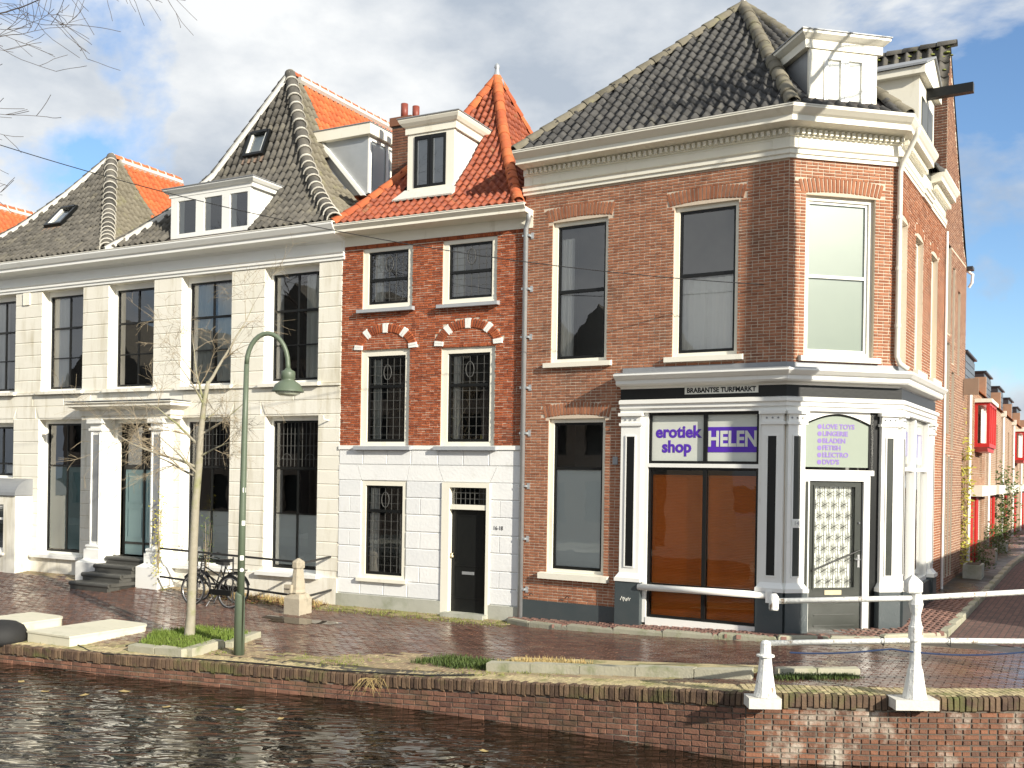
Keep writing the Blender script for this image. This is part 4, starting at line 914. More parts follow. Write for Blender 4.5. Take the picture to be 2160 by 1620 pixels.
# doorway with pillars, entablature and steps
po = MB(); po.sweep([(0, 4.08), (.10, 4.08), (.10, 4.16), (.14, 4.17), (.14, 4.30), (.20, 4.31), (.26, 4.35), (.36, 4.38), (.36, 4.43), (.40, 4.46), (.40, 4.48), (0, 4.50)], [(-7.68, .0), (-7.68, -.26), (-4.82, -.26), (-4.82, .0)])
po.box(-7.68, -4.82, -.25, .0, 4.085, 4.48); po = po.obj('portico', 'stucco', wh)
MB().box(-8.08, -4.42, -.66, .02, 4.502, 4.52).obj('lead_roof', 'lead', po)
for c in (-7.30, -5.20):
    m = MB(); m.box(c - .20, c + .20, -.32, .02, .95, 3.80); m.box(c - .23, c + .23, -.36, .02, 3.80, 3.86); m.box(c - .20, c + .20, -.33, .02, 3.86, 3.98); m.box(c - .26, c + .26, -.4, .02, 3.98, 4.08)
    p = m.obj('pillar', 'white_paint', po)
    q = MB(); q.box(c - .11, c + .11, -.323, -.31, 1.05, 3.7); q.obj('flute_panel', 'lead', p)
    q = MB()
    for d_ in (-.16, .13): q.box(c + d_, c + d_ + .03, -.345, -.30, .98, 3.76)
    q.obj('fluting', 'white_paint', p)
    q = MB(); q.tube([(c - .24, -.37, .93), (c + .24, -.37, .93)], .035, 8); q.box(c - .25, c + .25, -.37, .02, .86, .97); q.obj('pillar_base', 'white_paint', p)
    q = MB(); q.box(c - .36, c + .36, -.58, .02, -.3, .54); q.hexa([(c - .36, -.58, .54), (c + .36, -.58, .54), (c + .36, .02, .54), (c - .36, .02, .54), (c - .27, -.42, .62), (c + .27, -.42, .62), (c + .27, .02, .62), (c - .27, .02, .62)]); q.box(c - .27, c + .27, -.42, .02, .62, .86); q.obj('pedestal', 'white_paint', po)
for k, (z0, z1, y0) in enumerate(((-.3, .18, -1.35), (-.3, .36, -1.0), (-.3, .54, -.65), (-.3, .70, -.3))):
    m = MB(); m.box(-6.88, -5.62, y0, .4, z0, z1 - .06); m.tube([(-6.92, y0 + .03, z1 - .05), (-5.58, y0 + .03, z1 - .05)], .055, 10); m.box(-6.92, -5.58, y0 + .03, .4, z1 - .08, z1); m.obj('step', 'step_stone', po)
m = MB(); m.box(-7.1, -7.0, .08, .2, .7, 4.10); m.box(-5.52, -5.42, .08, .2, .7, 4.10); m.box(-7.0, -5.52, .08, .2, 4.0, 4.10); dc = m.obj('door_case', 'white_paint', wh)
m = MB(); m.box(-7.0, -6.93, .28, .34, .72, 4.0); m.box(-5.59, -5.52, .28, .34, .72, 4.0); m.box(-6.93, -5.59, .28, .34, 2.85, 2.97); m.box(-6.93, -5.59, .28, .34, 3.92, 4.0); m.box(-6.29, -6.23, .27, .34, .72, 3.92); m.box(-6.93, -5.59, .28, .34, .98, 1.04)
dr = m.obj('double_door', 'black_paint', wh)
for a, b_ in ((-6.93, -6.29), (-6.23, -5.59)):
    MB().box(a, b_, .30, .32, 1.04, 2.85).obj('door_leaf', 'teal_panel', dr); MB().box(a, b_, .30, .32, .72, .98).obj('kick_panel', 'teal_panel', dr)
    m = MB(); t = .03
    for z0, z1 in ((1.14, 1.9), (2.0, 2.78)):
        m.box(a + .06, b_ - .06, .285, .30, z0, z0 + t); m.box(a + .06, b_ - .06, .285, .30, z1 - t, z1); m.box(a + .06, a + .06 + t, .285, .30, z0 + t, z1 - t); m.box(b_ - .06 - t, b_ - .06, .285, .30, z0 + t, z1 - t)
    m.obj('door_moulding', 'teal_panel', dr)
    MB().sheet(a, b_, .31, .316, 2.97, 3.92).obj('pane', 'glass', dr)
MB().box(-7.1, -5.42, .05, .5, .60, .70).obj('threshold', 'step_stone', dr)
# grey hood over a basement entry at the far end
m = MB(); hb = [(0, 2.56)] + [(-.55 * math.sin(t * math.pi / 16), 2.12 + .44 * math.cos(t * math.pi / 16)) for t in range(9)] + [(0, 2.12)]
m.add([(-12.6, y, z) for y, z in hb] + [(-10.05, y, z) for y, z in hb], [tuple(range(len(hb))), tuple(range(2 * len(hb) - 1, len(hb) - 1, -1))] + [(i, i + len(hb), (i + 1) % len(hb) + len(hb), (i + 1) % len(hb)) for i in range(len(hb))])
hd = m.obj('hood', 'lead', wh, smooth=False)
m = MB(); wall(m, -12.6, -10.08, -.2, 2.11, [(-12.2, -10.55, .62, 1.88), (-12.2, -10.95, -.2, .4)], b=-.5, depth=.2); m.quad((-10.08, -.5, -.2), (-10.08, 0, -.2), (-10.08, 0, 2.11), (-10.08, -.5, 2.11)); m.obj('entry_bay', 'stucco', wh)
window(wh, frame(0, -.5, 0), -12.2, -10.55, .62, 1.88, rec=.05, fw=.07, fm='white_paint', sm='white_paint', rails=[(1.5, .06)], sill=(.62, .07, .06, .05, 'white_paint'))
MB().box(-12.2, -10.95, -.4, -.35, -.2, .4).obj('cellar_hatch', 'black_paint', wh); MB().box(-12.2, -10.55, -.28, -.26, .62, 1.88).obj('dark_lining', 'dark_room', wh)
m = MB(); 
for k in range(6): m.box(-10.52 + k * .045, -10.495 + k * .045, -.05, -.015, 7.16, 7.48)
m.obj('vent_grille', 'stucco', ww)
for u, z in ((-.3, 4.0),): MB().tube([(u, -.02, z), (u, -.2, z + .02), (u, -.22, z + .1)], .015, 6).obj('wall_bracket', 'white_paint', wh)
# cornice
prof = [(0, 7.50), (.04, 7.50), (.04, 7.56), (.07, 7.57), (.07, 7.63), (.10, 7.65), (.03, 7.67), (.03, 7.90), (.08, 7.92), (.14, 7.95), (.40, 7.99), (.40, 8.06), (.44, 8.08), (.50, 8.18), (.50, 8.22), (.46, 8.22), (.46, 8.16), (0, 8.16)]
MB().sweep(prof, [(UE, 0), (.06, 0)]).obj('cornice', 'white_paint', wh)
MB().sweep([(.38, 8.222), (.51, 8.222), (.51, 8.24), (.38, 8.24)], [(UE, 0), (.07, 0)]).obj('gutter_lip', 'gutter_paint', wh)
# roofs
def big_roof(ul, ur, uc, bc, prof, rl, dsk, tint_back, name_lbl, ind_t, ind_b, ridge_z):
    e0, e1, e2, e3 = (ul, -.34), (ur, -.34), (ur, 9.), (ul, 9.); t0, t1 = (uc, bc), (uc, rl)
    r = MB(); deck(r, e0, e1, t0, t0, prof, .03); deck(r, e1, e2, t0, t1, prof, .03); deck(r, e3, e0, t1, t0, prof, .03); deck(r, e2, e3, t1, t1, prof, .03)
    r = r.obj('roof', 'roof_deck', wh, label=name_lbl)
    pieces(r, 'roof_tile', 'tile', 'tile_dark', slope(r, e0, e1, t0, t0, prof, .2, .27, '', dsk), ind_t)
    # side slopes: grey at the front, orange tiles further back
    cut = lambda c: c.y > bc + .35 + (prof[0][1] - c.z) * -.12
    sd = slope(r, e1, e2, t0, t1, prof, .2, .27, '', dsk); 
    gA = [q for q in sd if not cut(q.translation)]; gB = [q for q in sd if cut(q.translation)]
    pieces(r, 'roof_tile', 'tile', 'tile_grey', gA, ind_b, 'grey_tile_field'); pieces(r, 'roof_tile', 'tile', 'tile_orange', gB, ind_b, 'orange_tile_field')
    pieces(r, 'roof_tile', 'tile', 'tile_dark', slope(r, e3, e0, t1, t0, prof, .2, .27, ''), 0, 'far_tile_field')
    c1 = hip_caps(t0, e1, prof, .155, .33, .03)
    pieces(r, 'ridge_tile', 'ridge', 'tile_dark', c1); pieces(r, 'mortar_band', 'ridge', 'mortar_white', bands(c1))
    c2 = hip_caps(t0, e0, prof, .11, .33, .04); pieces(r, 'ridge_tile', 'ridge', 'tile_dark', c2)
    m = MB(); 
    for q in c2:
        p0 = q.translation; p1 = p0 + q.col[1].xyz; m.hexa([(p0.x + .02, p0.y - .1, p0.z - .12), (p0.x + .13, p0.y - .14, p0.z - .12), (p1.x + .13, p1.y - .14, p1.z - .12), (p1.x + .02, p1.y - .1, p1.z - .12), (p0.x + .0, p0.y - .1, p0.z + .03), (p0.x + .10, p0.y - .14, p0.z + .0), (p1.x + .10, p1.y - .14, p1.z + .0), (p1.x, p1.y - .1, p1.z + .03)])
    m.obj('mortar_flaunching', 'mortar_white', r)
    c3 = hip_caps(t1, t0, [(0, prof[0][1]), (1, prof[0][1] + .001)], .12, .34, .03); pieces(r, 'ridge_tile', 'ridge', 'tile_orange', c3); pieces(r, 'mortar_band', 'ridge', 'mortar_white', bands(c3, 1.1))
    m = MB()
    m.tube([(uc + .12, bc + .2, prof[0][1] - .05), (uc + .12, rl, prof[0][1] - .05)], .09, 6); m.obj('ridge_mortar', 'mortar_white', r)
    return r
p2_ = [(0, 12.89), (.2, 11.6), (.42, 10.2), (.65, 9.25), (.85, 8.65), (1., 8.26)]
p1_ = [(0, 11.83), (.25, 10.68), (.5, 9.68), (.75, 8.92), (1, 8.26)]
def dk2(c): return (-5.0 < c.x < -2.45 and c.y < .65 and c.z < 9.5) or (-4.02 < c.x < -3.42 and 10.55 < c.z < 11.2 and c.y < 2) or (c.x > -2.2 and 2.0 < c.y < 3.9 and 9.6 < c.z < 11.3)
def dk1(c): return -10.85 < c.x < -10.15 and 9.42 < c.z < 9.98 and c.y < 2
r2 = big_roof(-7.0, .02, -3.5, 2.26, p2_, 8.4, dk2, None, 'steep dark tiled roof with white banded hip, skylight and two dormers', 120, 60, 12.89)
r1 = big_roof(-14.0, -7.0, -10.5, 2.73, p1_, 5.3, dk1, None, 'lower dark tiled roof with white banded hip and a skylight', 70, 40, 11.83)
r3 = big_roof(-21.0, -14.0, -17.5, 2.7, [(0, 11.5), (.5, 9.6), (1, 8.26)], 6, None, None, 'roof at the far end of the house with orange tiles', 5, 5, 11.5)
# skylights
def skylight(r, u0, u1, zlo, zhi, prof, bc, e):
    s_of = lambda z: float(np.interp(z, [p[1] for p in prof][::-1], [p[0] for p in prof][::-1]))
    b_of = lambda z: bc + (-.34 - bc) * s_of(z)
    bl_, bh = b_of(zlo), b_of(zhi); up = Vector((0, bh - bl_, zhi - zlo)); Ln = up.length; up.normalize(); nn = Vector((1, 0, 0)).cross(up)
    fr = axes((u0, bl_, zlo), (1, 0, 0), up, nn); w_ = u1 - u0
    m = MB(fr); t = .07; m.box(0, t, 0, Ln, 0, .17); m.box(w_ - t, w_, 0, Ln, 0, .17); m.box(t, w_ - t, 0, t, 0, .17); m.box(t, w_ - t, Ln - t, Ln, 0, .19); sk = m.obj('skylight', 'black_paint', r)
    m = MB(fr); m.box(t, t + .05, t, Ln - t, .06, .15); m.box(w_ - t - .05, w_ - t, t, Ln - t, .06, .15); m.obj('skylight_lining', 'sign_white', sk)
    MB(fr).sheet(t, w_ - t, t, Ln - t, .10, .106).obj('pane', 'glass', sk); MB(fr).box(t, w_ - t, t, Ln - t, .05, .055).obj('skylight_blind', 'panel_pale', sk)
    MB(fr).box(-.05, w_ + .05, -.16, 0, .02, .07).obj('flashing', 'tile_orange' if False else 'brown_panel', sk)
skylight(r2, -4.04, -3.40, 10.55, 11.22, p2_, 2.26, 0); skylight(r1, -10.87, -10.18, 9.40, 10.02, p1_, 2.73, 0)
# wide dormer on the front slope
FD = Matrix.Translation((.33, -.33, -.10))
dm = MB(FD); dm.hexa([(-5.28, .18, 8.36), (-2.84, .18, 8.36), (-2.84, .5, 8.36), (-5.28, .5, 8.36), (-5.28, .18, 9.44), (-2.84, .18, 9.44), (-2.84, 1.1, 9.44), (-5.28, 1.1, 9.44)]); dm = dm.obj('dormer', 'white_paint', wh)
m = MB(FD); xs = [-5.30, -5.06, -4.48, -4.22, -3.66, -3.42, -2.90, -2.82]
for a, b_ in ((-5.30, -5.08), (-4.50, -4.24), (-3.68, -3.44), (-2.90, -2.82)): m.box(a, b_, .12, .19, 8.38, 9.44)
for a, b_ in ((-5.08, -4.50), (-4.24, -3.68), (-3.44, -2.90)): m.box(a, b_, .12, .19, 9.34, 9.44); m.box(a, b_, .12, .19, 8.38, 8.56)
m.obj('dormer_front', 'white_paint', dm)
for a, b_ in ((-5.08, -4.50), (-4.24, -3.68), (-3.44, -2.90)):
    MB(FD).sheet(a, b_, .15, .156, 8.56, 9.34).obj('pane', 'glass', dm); MB(FD).box(a, b_, .166, .176, 8.56, 9.34).obj('dark_lining', 'dark_room', dm)
    MB(FD).box(a, a + .18, .158, .164, 8.56, 9.34).obj('curtain', 'curtain_grey', dm)
m = MB(FD); m.sweep([(0, 9.44), (.03, 9.44), (.03, 9.52), (.08, 9.54), (.14, 9.60), (.14, 9.63), (0, 9.63)], [(-5.34, 1.2), (-5.34, .14), (-2.78, .14), (-2.78, 1.2)]); m.box(-5.33, -2.79, .15, 1.2, 9.445, 9.62); m.obj('dormer_cornice', 'white_paint', dm)
MB(FD).box(-5.5, -2.62, -.02, 1.2, 9.632, 9.65).obj('dormer_roof', 'lead', dm)
# dormer on the right slope
dm = MB(); dm.hexa([(-2.0, 2.2, 9.6), (-1.0, 2.2, 9.6), (-1.0, 3.7, 9.6), (-2.0, 3.7, 9.6), (-2.4, 2.2, 11.0), (-1.0, 2.2, 11.0), (-1.0, 3.7, 11.0), (-2.4, 3.7, 11.0)]); dm = dm.obj('dormer', 'zinc', wh)
m = MB(); m.box(-2.6, -.84, 2.06, 3.86, 11.0, 11.26); m.obj('dormer_cornice', 'cream_paint', dm); MB().box(-2.62, -.82, 2.04, 3.88, 11.262, 11.28).obj('dormer_roof', 'lead', dm)
m = MB()
for a, b_ in ((2.2, 2.29), (2.90, 3.0), (3.61, 3.70)): m.box(-.998, -.95, a, b_, 9.62, 11.0)
for a, b_ in ((2.29, 2.90), (3.0, 3.61)): m.box(-.998, -.95, a, b_, 10.9, 11.0); m.box(-.998, -.95, a, b_, 9.62, 9.72)
m.obj('dormer_front', 'white_paint', dm)
for a, b_ in ((2.29, 2.90), (3.0, 3.61)):
    MB().sheet(-.975, -.968, a, b_, 9.72, 10.9).obj('pane', 'glass', dm); MB().box(-.992, -.982, a + .1, b_ - .05, 9.72, 10.85).obj('curtain', 'curtain_white', dm)
MB().hexa([(-2.45, 2.12, 11.0), (-2.33, 2.12, 11.0), (-1.02, 2.12, 9.55), (-1.14, 2.12, 9.55), (-2.45, 2.2, 11.0), (-2.33, 2.2, 11.0), (-1.02, 2.2, 9.55), (-1.14, 2.2, 9.55)]).obj('barge_board', 'white_paint', dm)

# ================================================================== tall brick house behind the corner house
th = empty('tall_house', (E.x, E.y, 0), aS, label='tall house of tan brick with mossy pantile ridge and tall slit windows in side street', category='house')
oT = [(5.6, 6.1, 6.2, 8.5), (6.35, 6.7, 5.6, 7.8), (7.2, 7.6, 5.4, 7.4), (5.6, 6.1, 3.95, 6.0), (6.35, 6.8, 3.6, 5.4), (5.55, 5.85, .75, 3.5), (6.0, 6.3, .75, 3.45), (6.45, 6.75, .75, 3.4)]
g = [(5.22, 11.4), (5.42, 12.5), (8.0, 8.6), (8.55, 8.2)]
m = MB(); wall(m, 5.22, 8.55, -.2, 8.2, oT, depth=.18); m.add([(5.22, 0, 8.2), (8.55, 0, 8.2), (8.0, 0, 8.6), (5.42, 0, 12.5), (5.22, 0, 11.4)], [(0, 1, 2, 3, 4)])
m.quad((5.22, 0, -.2), (5.22, 0, 11.4), (5.22, 6, 11.4), (5.22, 6, -.2)); m.quad((8.55, 0, -.2), (8.55, 6, -.2), (8.55, 6, 8.2), (8.55, 0, 8.2))
tw_ = m.obj('wall', 'mortar', th)
bk = brick_field(None, 5.22, 8.55, .3, 8.2, oT, Lb=.215, course=.06, joint=.010)
bk += [q for q in brick_field(None, 5.22, 8.5, 8.2, 12.3, [], Lb=.215, course=.06, joint=.01) if q.translation.z < np.interp(q.translation.x, [5.22, 5.42, 8.0, 8.55], [11.4, 12.3, 8.5, 8.2])]
FT = frame(5.22, 0, R(90)); FT = Matrix.Translation((5.22, 3.0, 0)) @ Matrix.Rotation(R(-90), 4, 'Z')
bk2 = brick_field(FT, 0, 3.0, 8.8, 11.4, [], Lb=.215, course=.06, joint=.01)
pieces(tw_, 'brick', 'brick', 'brick_tall', bk, 180); pieces(tw_, 'brick', 'brick', 'brick_brown_and_shaded', bk2, 120, 'shaded_brick_field')  # wall facing the canal is the same brick, its shade painted in as browner
r = MB(); r.quad((5.1, -.02, 11.3), (5.1, 6, 11.3), (5.42, 6, 12.5), (5.42, -.02, 12.5)); r.quad((5.42, -.02, 12.5), (5.42, 6, 12.5), (8.6, 6, 8.1), (8.6, -.02, 8.1)); r = r.obj('roof', 'roof_deck', th)
prT = [(0, 12.52), (1, 11.35)]
pieces(r, 'roof_tile', 'tile', 'tile_dark', slope(r, (4.98, 6), (4.98, -.05), (5.42, 6), (5.42, -.05), prT, .24, .4, ''), 100)
pieces(r, 'ridge_tile', 'ridge', 'tile_dark', hip_caps((5.42, -.1), (5.42, 6), [(0, 12.52), (1, 12.521)], .11, .36, .02))
m = MB()
for k in range(60): 
    u, b_ = 5.36 + random.uniform(-.2, .06), random.uniform(-.05, 3.5); s_ = random.uniform(.03, .09); m.lathe([(s_, 0), (s_ * .8, s_ * .4), (0, s_ * .6)], 6, (u, b_, 12.52 - (5.42 - u) * 2.6 + .05))
m.obj('moss', 'moss', r)
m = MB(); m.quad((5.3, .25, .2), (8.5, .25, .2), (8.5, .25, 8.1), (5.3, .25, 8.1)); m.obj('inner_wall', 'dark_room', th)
for i, (a, b_, z0, z1) in enumerate(oT):
    if z1 > 3.6: window(th, None, a, b_, z0, z1, rec=.1, fw=.05, fm='green_black_paint', sm='green_black_paint', rails=[(z0 + (z1 - z0) * .55, .05)])
    else: window(th, None, a, b_, z0, z1, rec=.08, fw=.04, fm='clad_black', sm='clad_blue')
MB().tube([(5.15, -.04, 8.35), (5.15, -.04, .35)], .03, 8).obj('downpipe', 'white_paint', th)
MB().box(8.2, 8.25, -.36, -.02, 5.0, 5.4).obj('hanging_sign', 'brown_panel', th)
m = MB(); m.tube([(8.6, -.02, 8.1), (8.6, -.14, 8.0), (8.62, -.12, 7.8), (8.65, -.05, 7.7)], .035, 8); m.obj('gutter_spout', 'white_paint', th)
MB().box(8.5, 8.8, -.15, .2, 8.12, 8.2).obj('gutter', 'clad_black', th)

# ================================================================== terrace along the side street
def terrace(k, u0, u1, bay, lbl):
    t = empty('terrace_house', (T0.x, T0.y, 0), aT, label=lbl, category='house', group='terrace houses in the side street')
    ops = [(u0 + 1.9, u0 + 2.9, .5, 2.45), (u0 + .9, u0 + 1.5, 3.2, 4.8), (u0 + 4.3, u0 + 5.0, 3.0, 4.8), (u0 + 4.2, u0 + 5.2, .9, 2.4)]
    m = MB(); wall(m, u0, u1, -.2, 5.35, ops, depth=.15); m.quad((u0, 0, -.2), (u0, 0, 5.35), (u0, 8, 5.35), (u0, 8, -.2)); m.quad((u1, 0, -.2), (u1, 8, -.2), (u1, 8, 5.35), (u1, 0, 5.35))
    wv = m.obj('wall', 'far_brick', t, uv=lambda c: (c.x + c.y, c.z))
    if k == 0: pieces(wv, 'brick', 'brick', 'brick_terrace', brick_field(None, u0, u1, .4, 5.33, ops, Lb=.22, course=.068, joint=.012), 200)
    MB().box(u0 + 1.9, u0 + 2.9, .02, .12, .5, 2.45).obj('door', 'red_paint', t); MB().box(u0 + 2.95, u0 + 3.6, -.05, -.005, .6, 2.45).obj('red_panel', 'red_paint', t)
    for a, b_, z0, z1 in ops[1:]: window(t, None, a, b_, z0, z1, rec=.06, fw=.05, fm='white_paint', rails=[z0 + (z1 - z0) * .5]); MB().box(a, b_, .22, .24, z0, z1).obj('dark_lining', 'dark_room', t)
    r = MB(); r.quad((u0, -.1, 5.35), (u1, -.1, 5.35), (u1, 3, 7.2), (u0, 3, 7.2)); r.obj('roof', 'tile_orange', t)
    d = MB(); d.box(u0 + 3.0, u0 + 5.7, .3, 3, 5.4, 6.45); d = d.obj('roof_box', 'clad_black', t)
    for j in range(5): MB().box(u0 + 3.02, u0 + 5.68, .28, .3, 5.45 + j * .19, 5.62 + j * .19).obj('cladding_board', 'clad_blue', d)
    MB().box(u0 + 2.95, u0 + 5.75, .22, 3, 6.452, 6.5).obj('roof_edge', 'clad_black', d)
    for j in range(4): MB().box(u0 + 1.4 + j * 1.2, u0 + 2.58 + j * 1.2, -.32, .0, 2.5, 2.78).obj('canopy_panel', 'cream_paint', t)
    MB().tube([(u0 + .65, -.07, 5.3), (u0 + .65, -.07, .4)], .045, 8).obj('downpipe', 'white_paint', t)
    MB().box(u0 + .55, u0 + .75, -.16, -.0, 5.2, 5.4).obj('rain_hopper', 'cream_paint', t)
    MB().box(u0 + 5.75, u0 + 6.0, -.02, .3, 5.35, 6.0).obj('parapet_pier', 'brick_terrace', t)
    if bay:
        b_ = MB(); a0, a1 = u0 + 2.6, u0 + 4.9; bz = 3.82; p = .38
        b_.box(a0, a1, -p, 0, bz, bz + .1); b_.box(a0, a1, -p, 0, 4.95, 5.02)
        for (x0, x1, y0, y1) in ((a0, a0 + .09, -p, -p + .08), (a1 - .09, a1, -p, -p + .08), (a0, a0 + .09, -.08, 0), (a0 + .7, a0 + .8, -p, -p + .06), (a0 + 1.4, a0 + 1.5, -p, -p + .06)): b_.box(x0, x1, y0, y1, bz + .1, 4.95)
        b_.prism([(a0, bz), (a1, bz), (a1 - .2, bz - .12), (a0 + .2, bz - .12)][::-1], -p + .05, 0)
        b_ = b_.obj('bay_window', 'red_paint', t)
        MB().sheet(a0 + .03, a0 + .035, -p + .08, -.08, bz + .1, 4.95).obj('pane', 'glass', b_); MB().sheet(a0 + .09, a1 - .09, -p + .03, -p + .035, bz + .1, 4.95).obj('pane', 'glass', b_)
        MB().box(a0 - .05, a1 + .05, -p - .05, 0, 5.02, 5.12).obj('bay_roof', 'cream_paint', b_); q = MB(); curtain(q, a0 + .2, a1 - .2, -.15, bz + .12, 4.9); q.obj('curtain', 'curtain_white', b_)
    return t
TL = ['tan brick terrace house with a red bay window beside the tall house', 'tan brick terrace house with no bay window between two red bays', 'tan brick terrace house with black roof box third along the side street', 'tan brick terrace house with a red bay window further down the side street', 'tan brick terrace house closing the view down the side street']
for k in range(5): terrace(k, .0 + k * 6.0, 6.0 + k * 6.0, k in (0, 3), TL[k])
# ================================================================== ground, street, canal
m = MB(); m.box(-400, 400, -400, 400, -2.4, -1.6); m.obj('ground', 'soil', kind='structure')
ZW = -.6
Q = [(-60., 40.1), (-30., 27.2), (-9.07, 18.25), (-6.25, 17.04), (-5.14, 16.66), (-2.22, 15.56), (.19, 14.25), (1.7, 13.39), (2.92, 12.6), (4.9, 12.48), (7.5, 12.55), (14, 12.8)]
def zt(x, y): return gz(x, y)
qz = [-.3, -.29, -.279, -.229, -.218, -.182, 0, .131, .257, .262, .27, .3]
n = 140
wv = MB(); wv.quad((-70, -40, ZW), (60, -40, ZW), (60, 40, ZW), (-70, 45, ZW)); wv.obj('canal_water', 'water', kind='structure')
# street bed
def strip(name, mt, a0, a1, na, d0, d1, nd, dz, uv=None, **kw):
    m = MB(); vs = []; fs = []
    for i in range(na + 1):
        a = a0 + (a1 - a0) * i / na; D0 = d0(a) if callable(d0) else d0; D1 = d1(a) if callable(d1) else d1
        for j in range(nd + 1):
            d = D0 + (D1 - D0) * j / nd; x, y = lw(a, d); vs.append((x, y, gz(x, y) + dz))
    for i in range(na):
        for j in range(nd): k = i * (nd + 1) + j; fs.append((k, k + 1, k + nd + 2, k + nd + 1)[::-1])
    m.add(vs, fs); return m.obj(name, mt, uv=uv, **kw)
QA = [wl(*q)[0] for q in Q]; QD = [wl(*q)[1] for q in Q]
o_ = sorted(range(len(Q)), key=lambda i: QA[i]); QA = [QA[i] for i in o_]; QD = [QD[i] for i in o_]
qd = lambda a: float(np.interp(a, QA, QD))
street = strip('street', 'joint_sand', -40, 24, 128, -.6, lambda a: qd(a) - .05, 10, -.014, kind='structure')
# side street sheet, receding
m = MB(); P = []
for i in range(41):
    b_ = i * 1.5
    for j in range(9):
        q = Vector((6.6, 17.6)) + Vector((math.cos(aS), math.sin(aS))) * b_ + Vector((math.sin(aS), -math.cos(aS))) * (j * 1.5 - 1.2); P.append((q.x, q.y, gz(q.x, q.y) - .008 + (0 if i or j else 0)))
m.add(P, [(i * 9 + j, i * 9 + j + 1, (i + 1) * 9 + j + 1, (i + 1) * 9 + j) for i in range(40) for j in range(8)])
m.obj('side_street', 'far_paver', uv=lambda c: (c.x * .517 + c.y * .856, c.x * .856 - c.y * .517), kind='structure')
kerb = [(.0, 20.12), (.4, 19.62), (1.1, 19.1), (2.72, 18.06), (4.49, 17.16), (6.21, 17.10), (7.43, 17.5), (8.3, 18.9), (9.94, 21.59), (15.2, 30.3), (22.6, 43)]
inner = [(.0, 20.5), (.4, 20.2), (1.1, 19.8), (2.72, 18.85), (4.49, 17.8), (6.21, 18.2), (6.75, 18.25), (7.2, 19.0), (8.3, 20.9), (11.3, 25.9), (18.5, 39)]
def sw_z(x, y): return gz(x, y) + .095
m = MB()
for i in range(len(kerb) - 1):
    a, b_, c, d = kerb[i], kerb[i + 1], inner[i + 1], inner[i]; m.quad(*[(p[0], p[1], sw_z(*p) - .012) for p in (a, b_, c, d)])
swk = m.obj('pavement', 'joint_sand', kind='structure')
kb = []
for i in range(len(kerb) - 2):
    a, b_ = Vector(kerb[i]), Vector(kerb[i + 1]); L_ = (b_ - a).length; n_ = max(1, round(L_ / .9)); d = (b_ - a) / L_
    for k in range(n_):
        c = a.lerp(b_, (k + .5) / n_); kb.append(axes((c.x, c.y, sw_z(c.x, c.y) + .004), Vector((d.x, d.y, 0)) * (L_ / n_ - .008), Vector((-d.y, d.x, 0)) * .13, (0, 0, .25)))
pieces(swk, 'kerb_stone', 'paver', 'kerb_stone', kb)
def inside(p, poly):
    x, y = p; r = False; n = len(poly)
    for i in range(n):
        (x0, y0), (x1, y1) = poly[i], poly[i - 1]
        if (y0 > y) != (y1 > y) and x < (x1 - x0) * (y - y0) / (y1 - y0) + x0: r = not r
    return r
swpoly = kerb + inner[::-1]
house_poly = [tuple(A + uW * -40), tuple(A), tuple(B), tuple(D), tuple(E), tuple(E + Vector((math.cos(aS), math.sin(aS))) * 60), (-60, 80)]
pv = []; pvs = []
def inframe(x, y, z, mrg=40):
    if y < 2: return False
    px, py = project((x, y, z)); return -mrg < px < 2160 + mrg and py < 1660
nv = Vector((nW.x, nW.y, 0)); uv3 = Vector((uW.x, uW.y, 0))
pvm = []
d = .0; row = 0
while d < 9:
    a = -13 + (row % 2) * .1
    while a < 20:
        x, y = lw(a, d); a += .205
        if d > qd(a) - .52 or not inframe(x, y, 0): continue
        if inside((x, y), house_poly) or inside((x, y), swpoly): continue
        z = gz(x, y); gx = (gz(*(Vector((x, y)) + uW * .1)) - z) / .1
        tx = Vector((uW.x, uW.y, gx)) * .196; t = random.uniform(-.006, .006)
        (pvm if (qd(a) - d < 1.25 + .35 * math.sin(a * 1.7) + random.gauss(0, .14) and a < 9.5) or d < .42 + random.gauss(0, .12) and a < 4.6 else pv).append(axes((x, y, z + random.uniform(-.003, .003)), tx + Vector((0, 0, t)), -nv * .093 + Vector((0, 0, random.uniform(-.003, .003))), (0, 0, .08)))
    d += .1; row += 1
pieces(street, 'paving_brick', 'paver', 'paver', pv, 200, 'paving_brick_field'); pieces(street, 'paving_brick', 'paver', 'paver_moss', pvm, 100, 'mossy_brick_field')
# pavement bricks, herring laid across
a = 0
for i in range(60):
    for k in range(120):
        q = Vector((.0, 20.4)) + Vector((math.cos(aC), math.sin(aC))) * (k * .105 - .5) + Vector((-math.sin(aC) * -1, -math.cos(aC))) * 0 + Vector((math.sin(aC), -math.cos(aC))) * (i * .2 - 6 + (k % 2) * .1)
        x, y = q
        if not inside((x, y), swpoly) or inside((x, y), house_poly) or not inframe(x, y, 0): continue
        t = Vector((math.cos(aC + .5), math.sin(aC + .5), 0)); s_ = Vector((-t.y, t.x, 0))
        pvs.append(axes((x, y, sw_z(x, y) + random.uniform(-.003, .003)), s_ * .185, -t * .09, (0, 0, .07)))
pieces(swk, 'paving_brick', 'paver', 'paver_dry', pvs, 300, 'paving_brick_field')
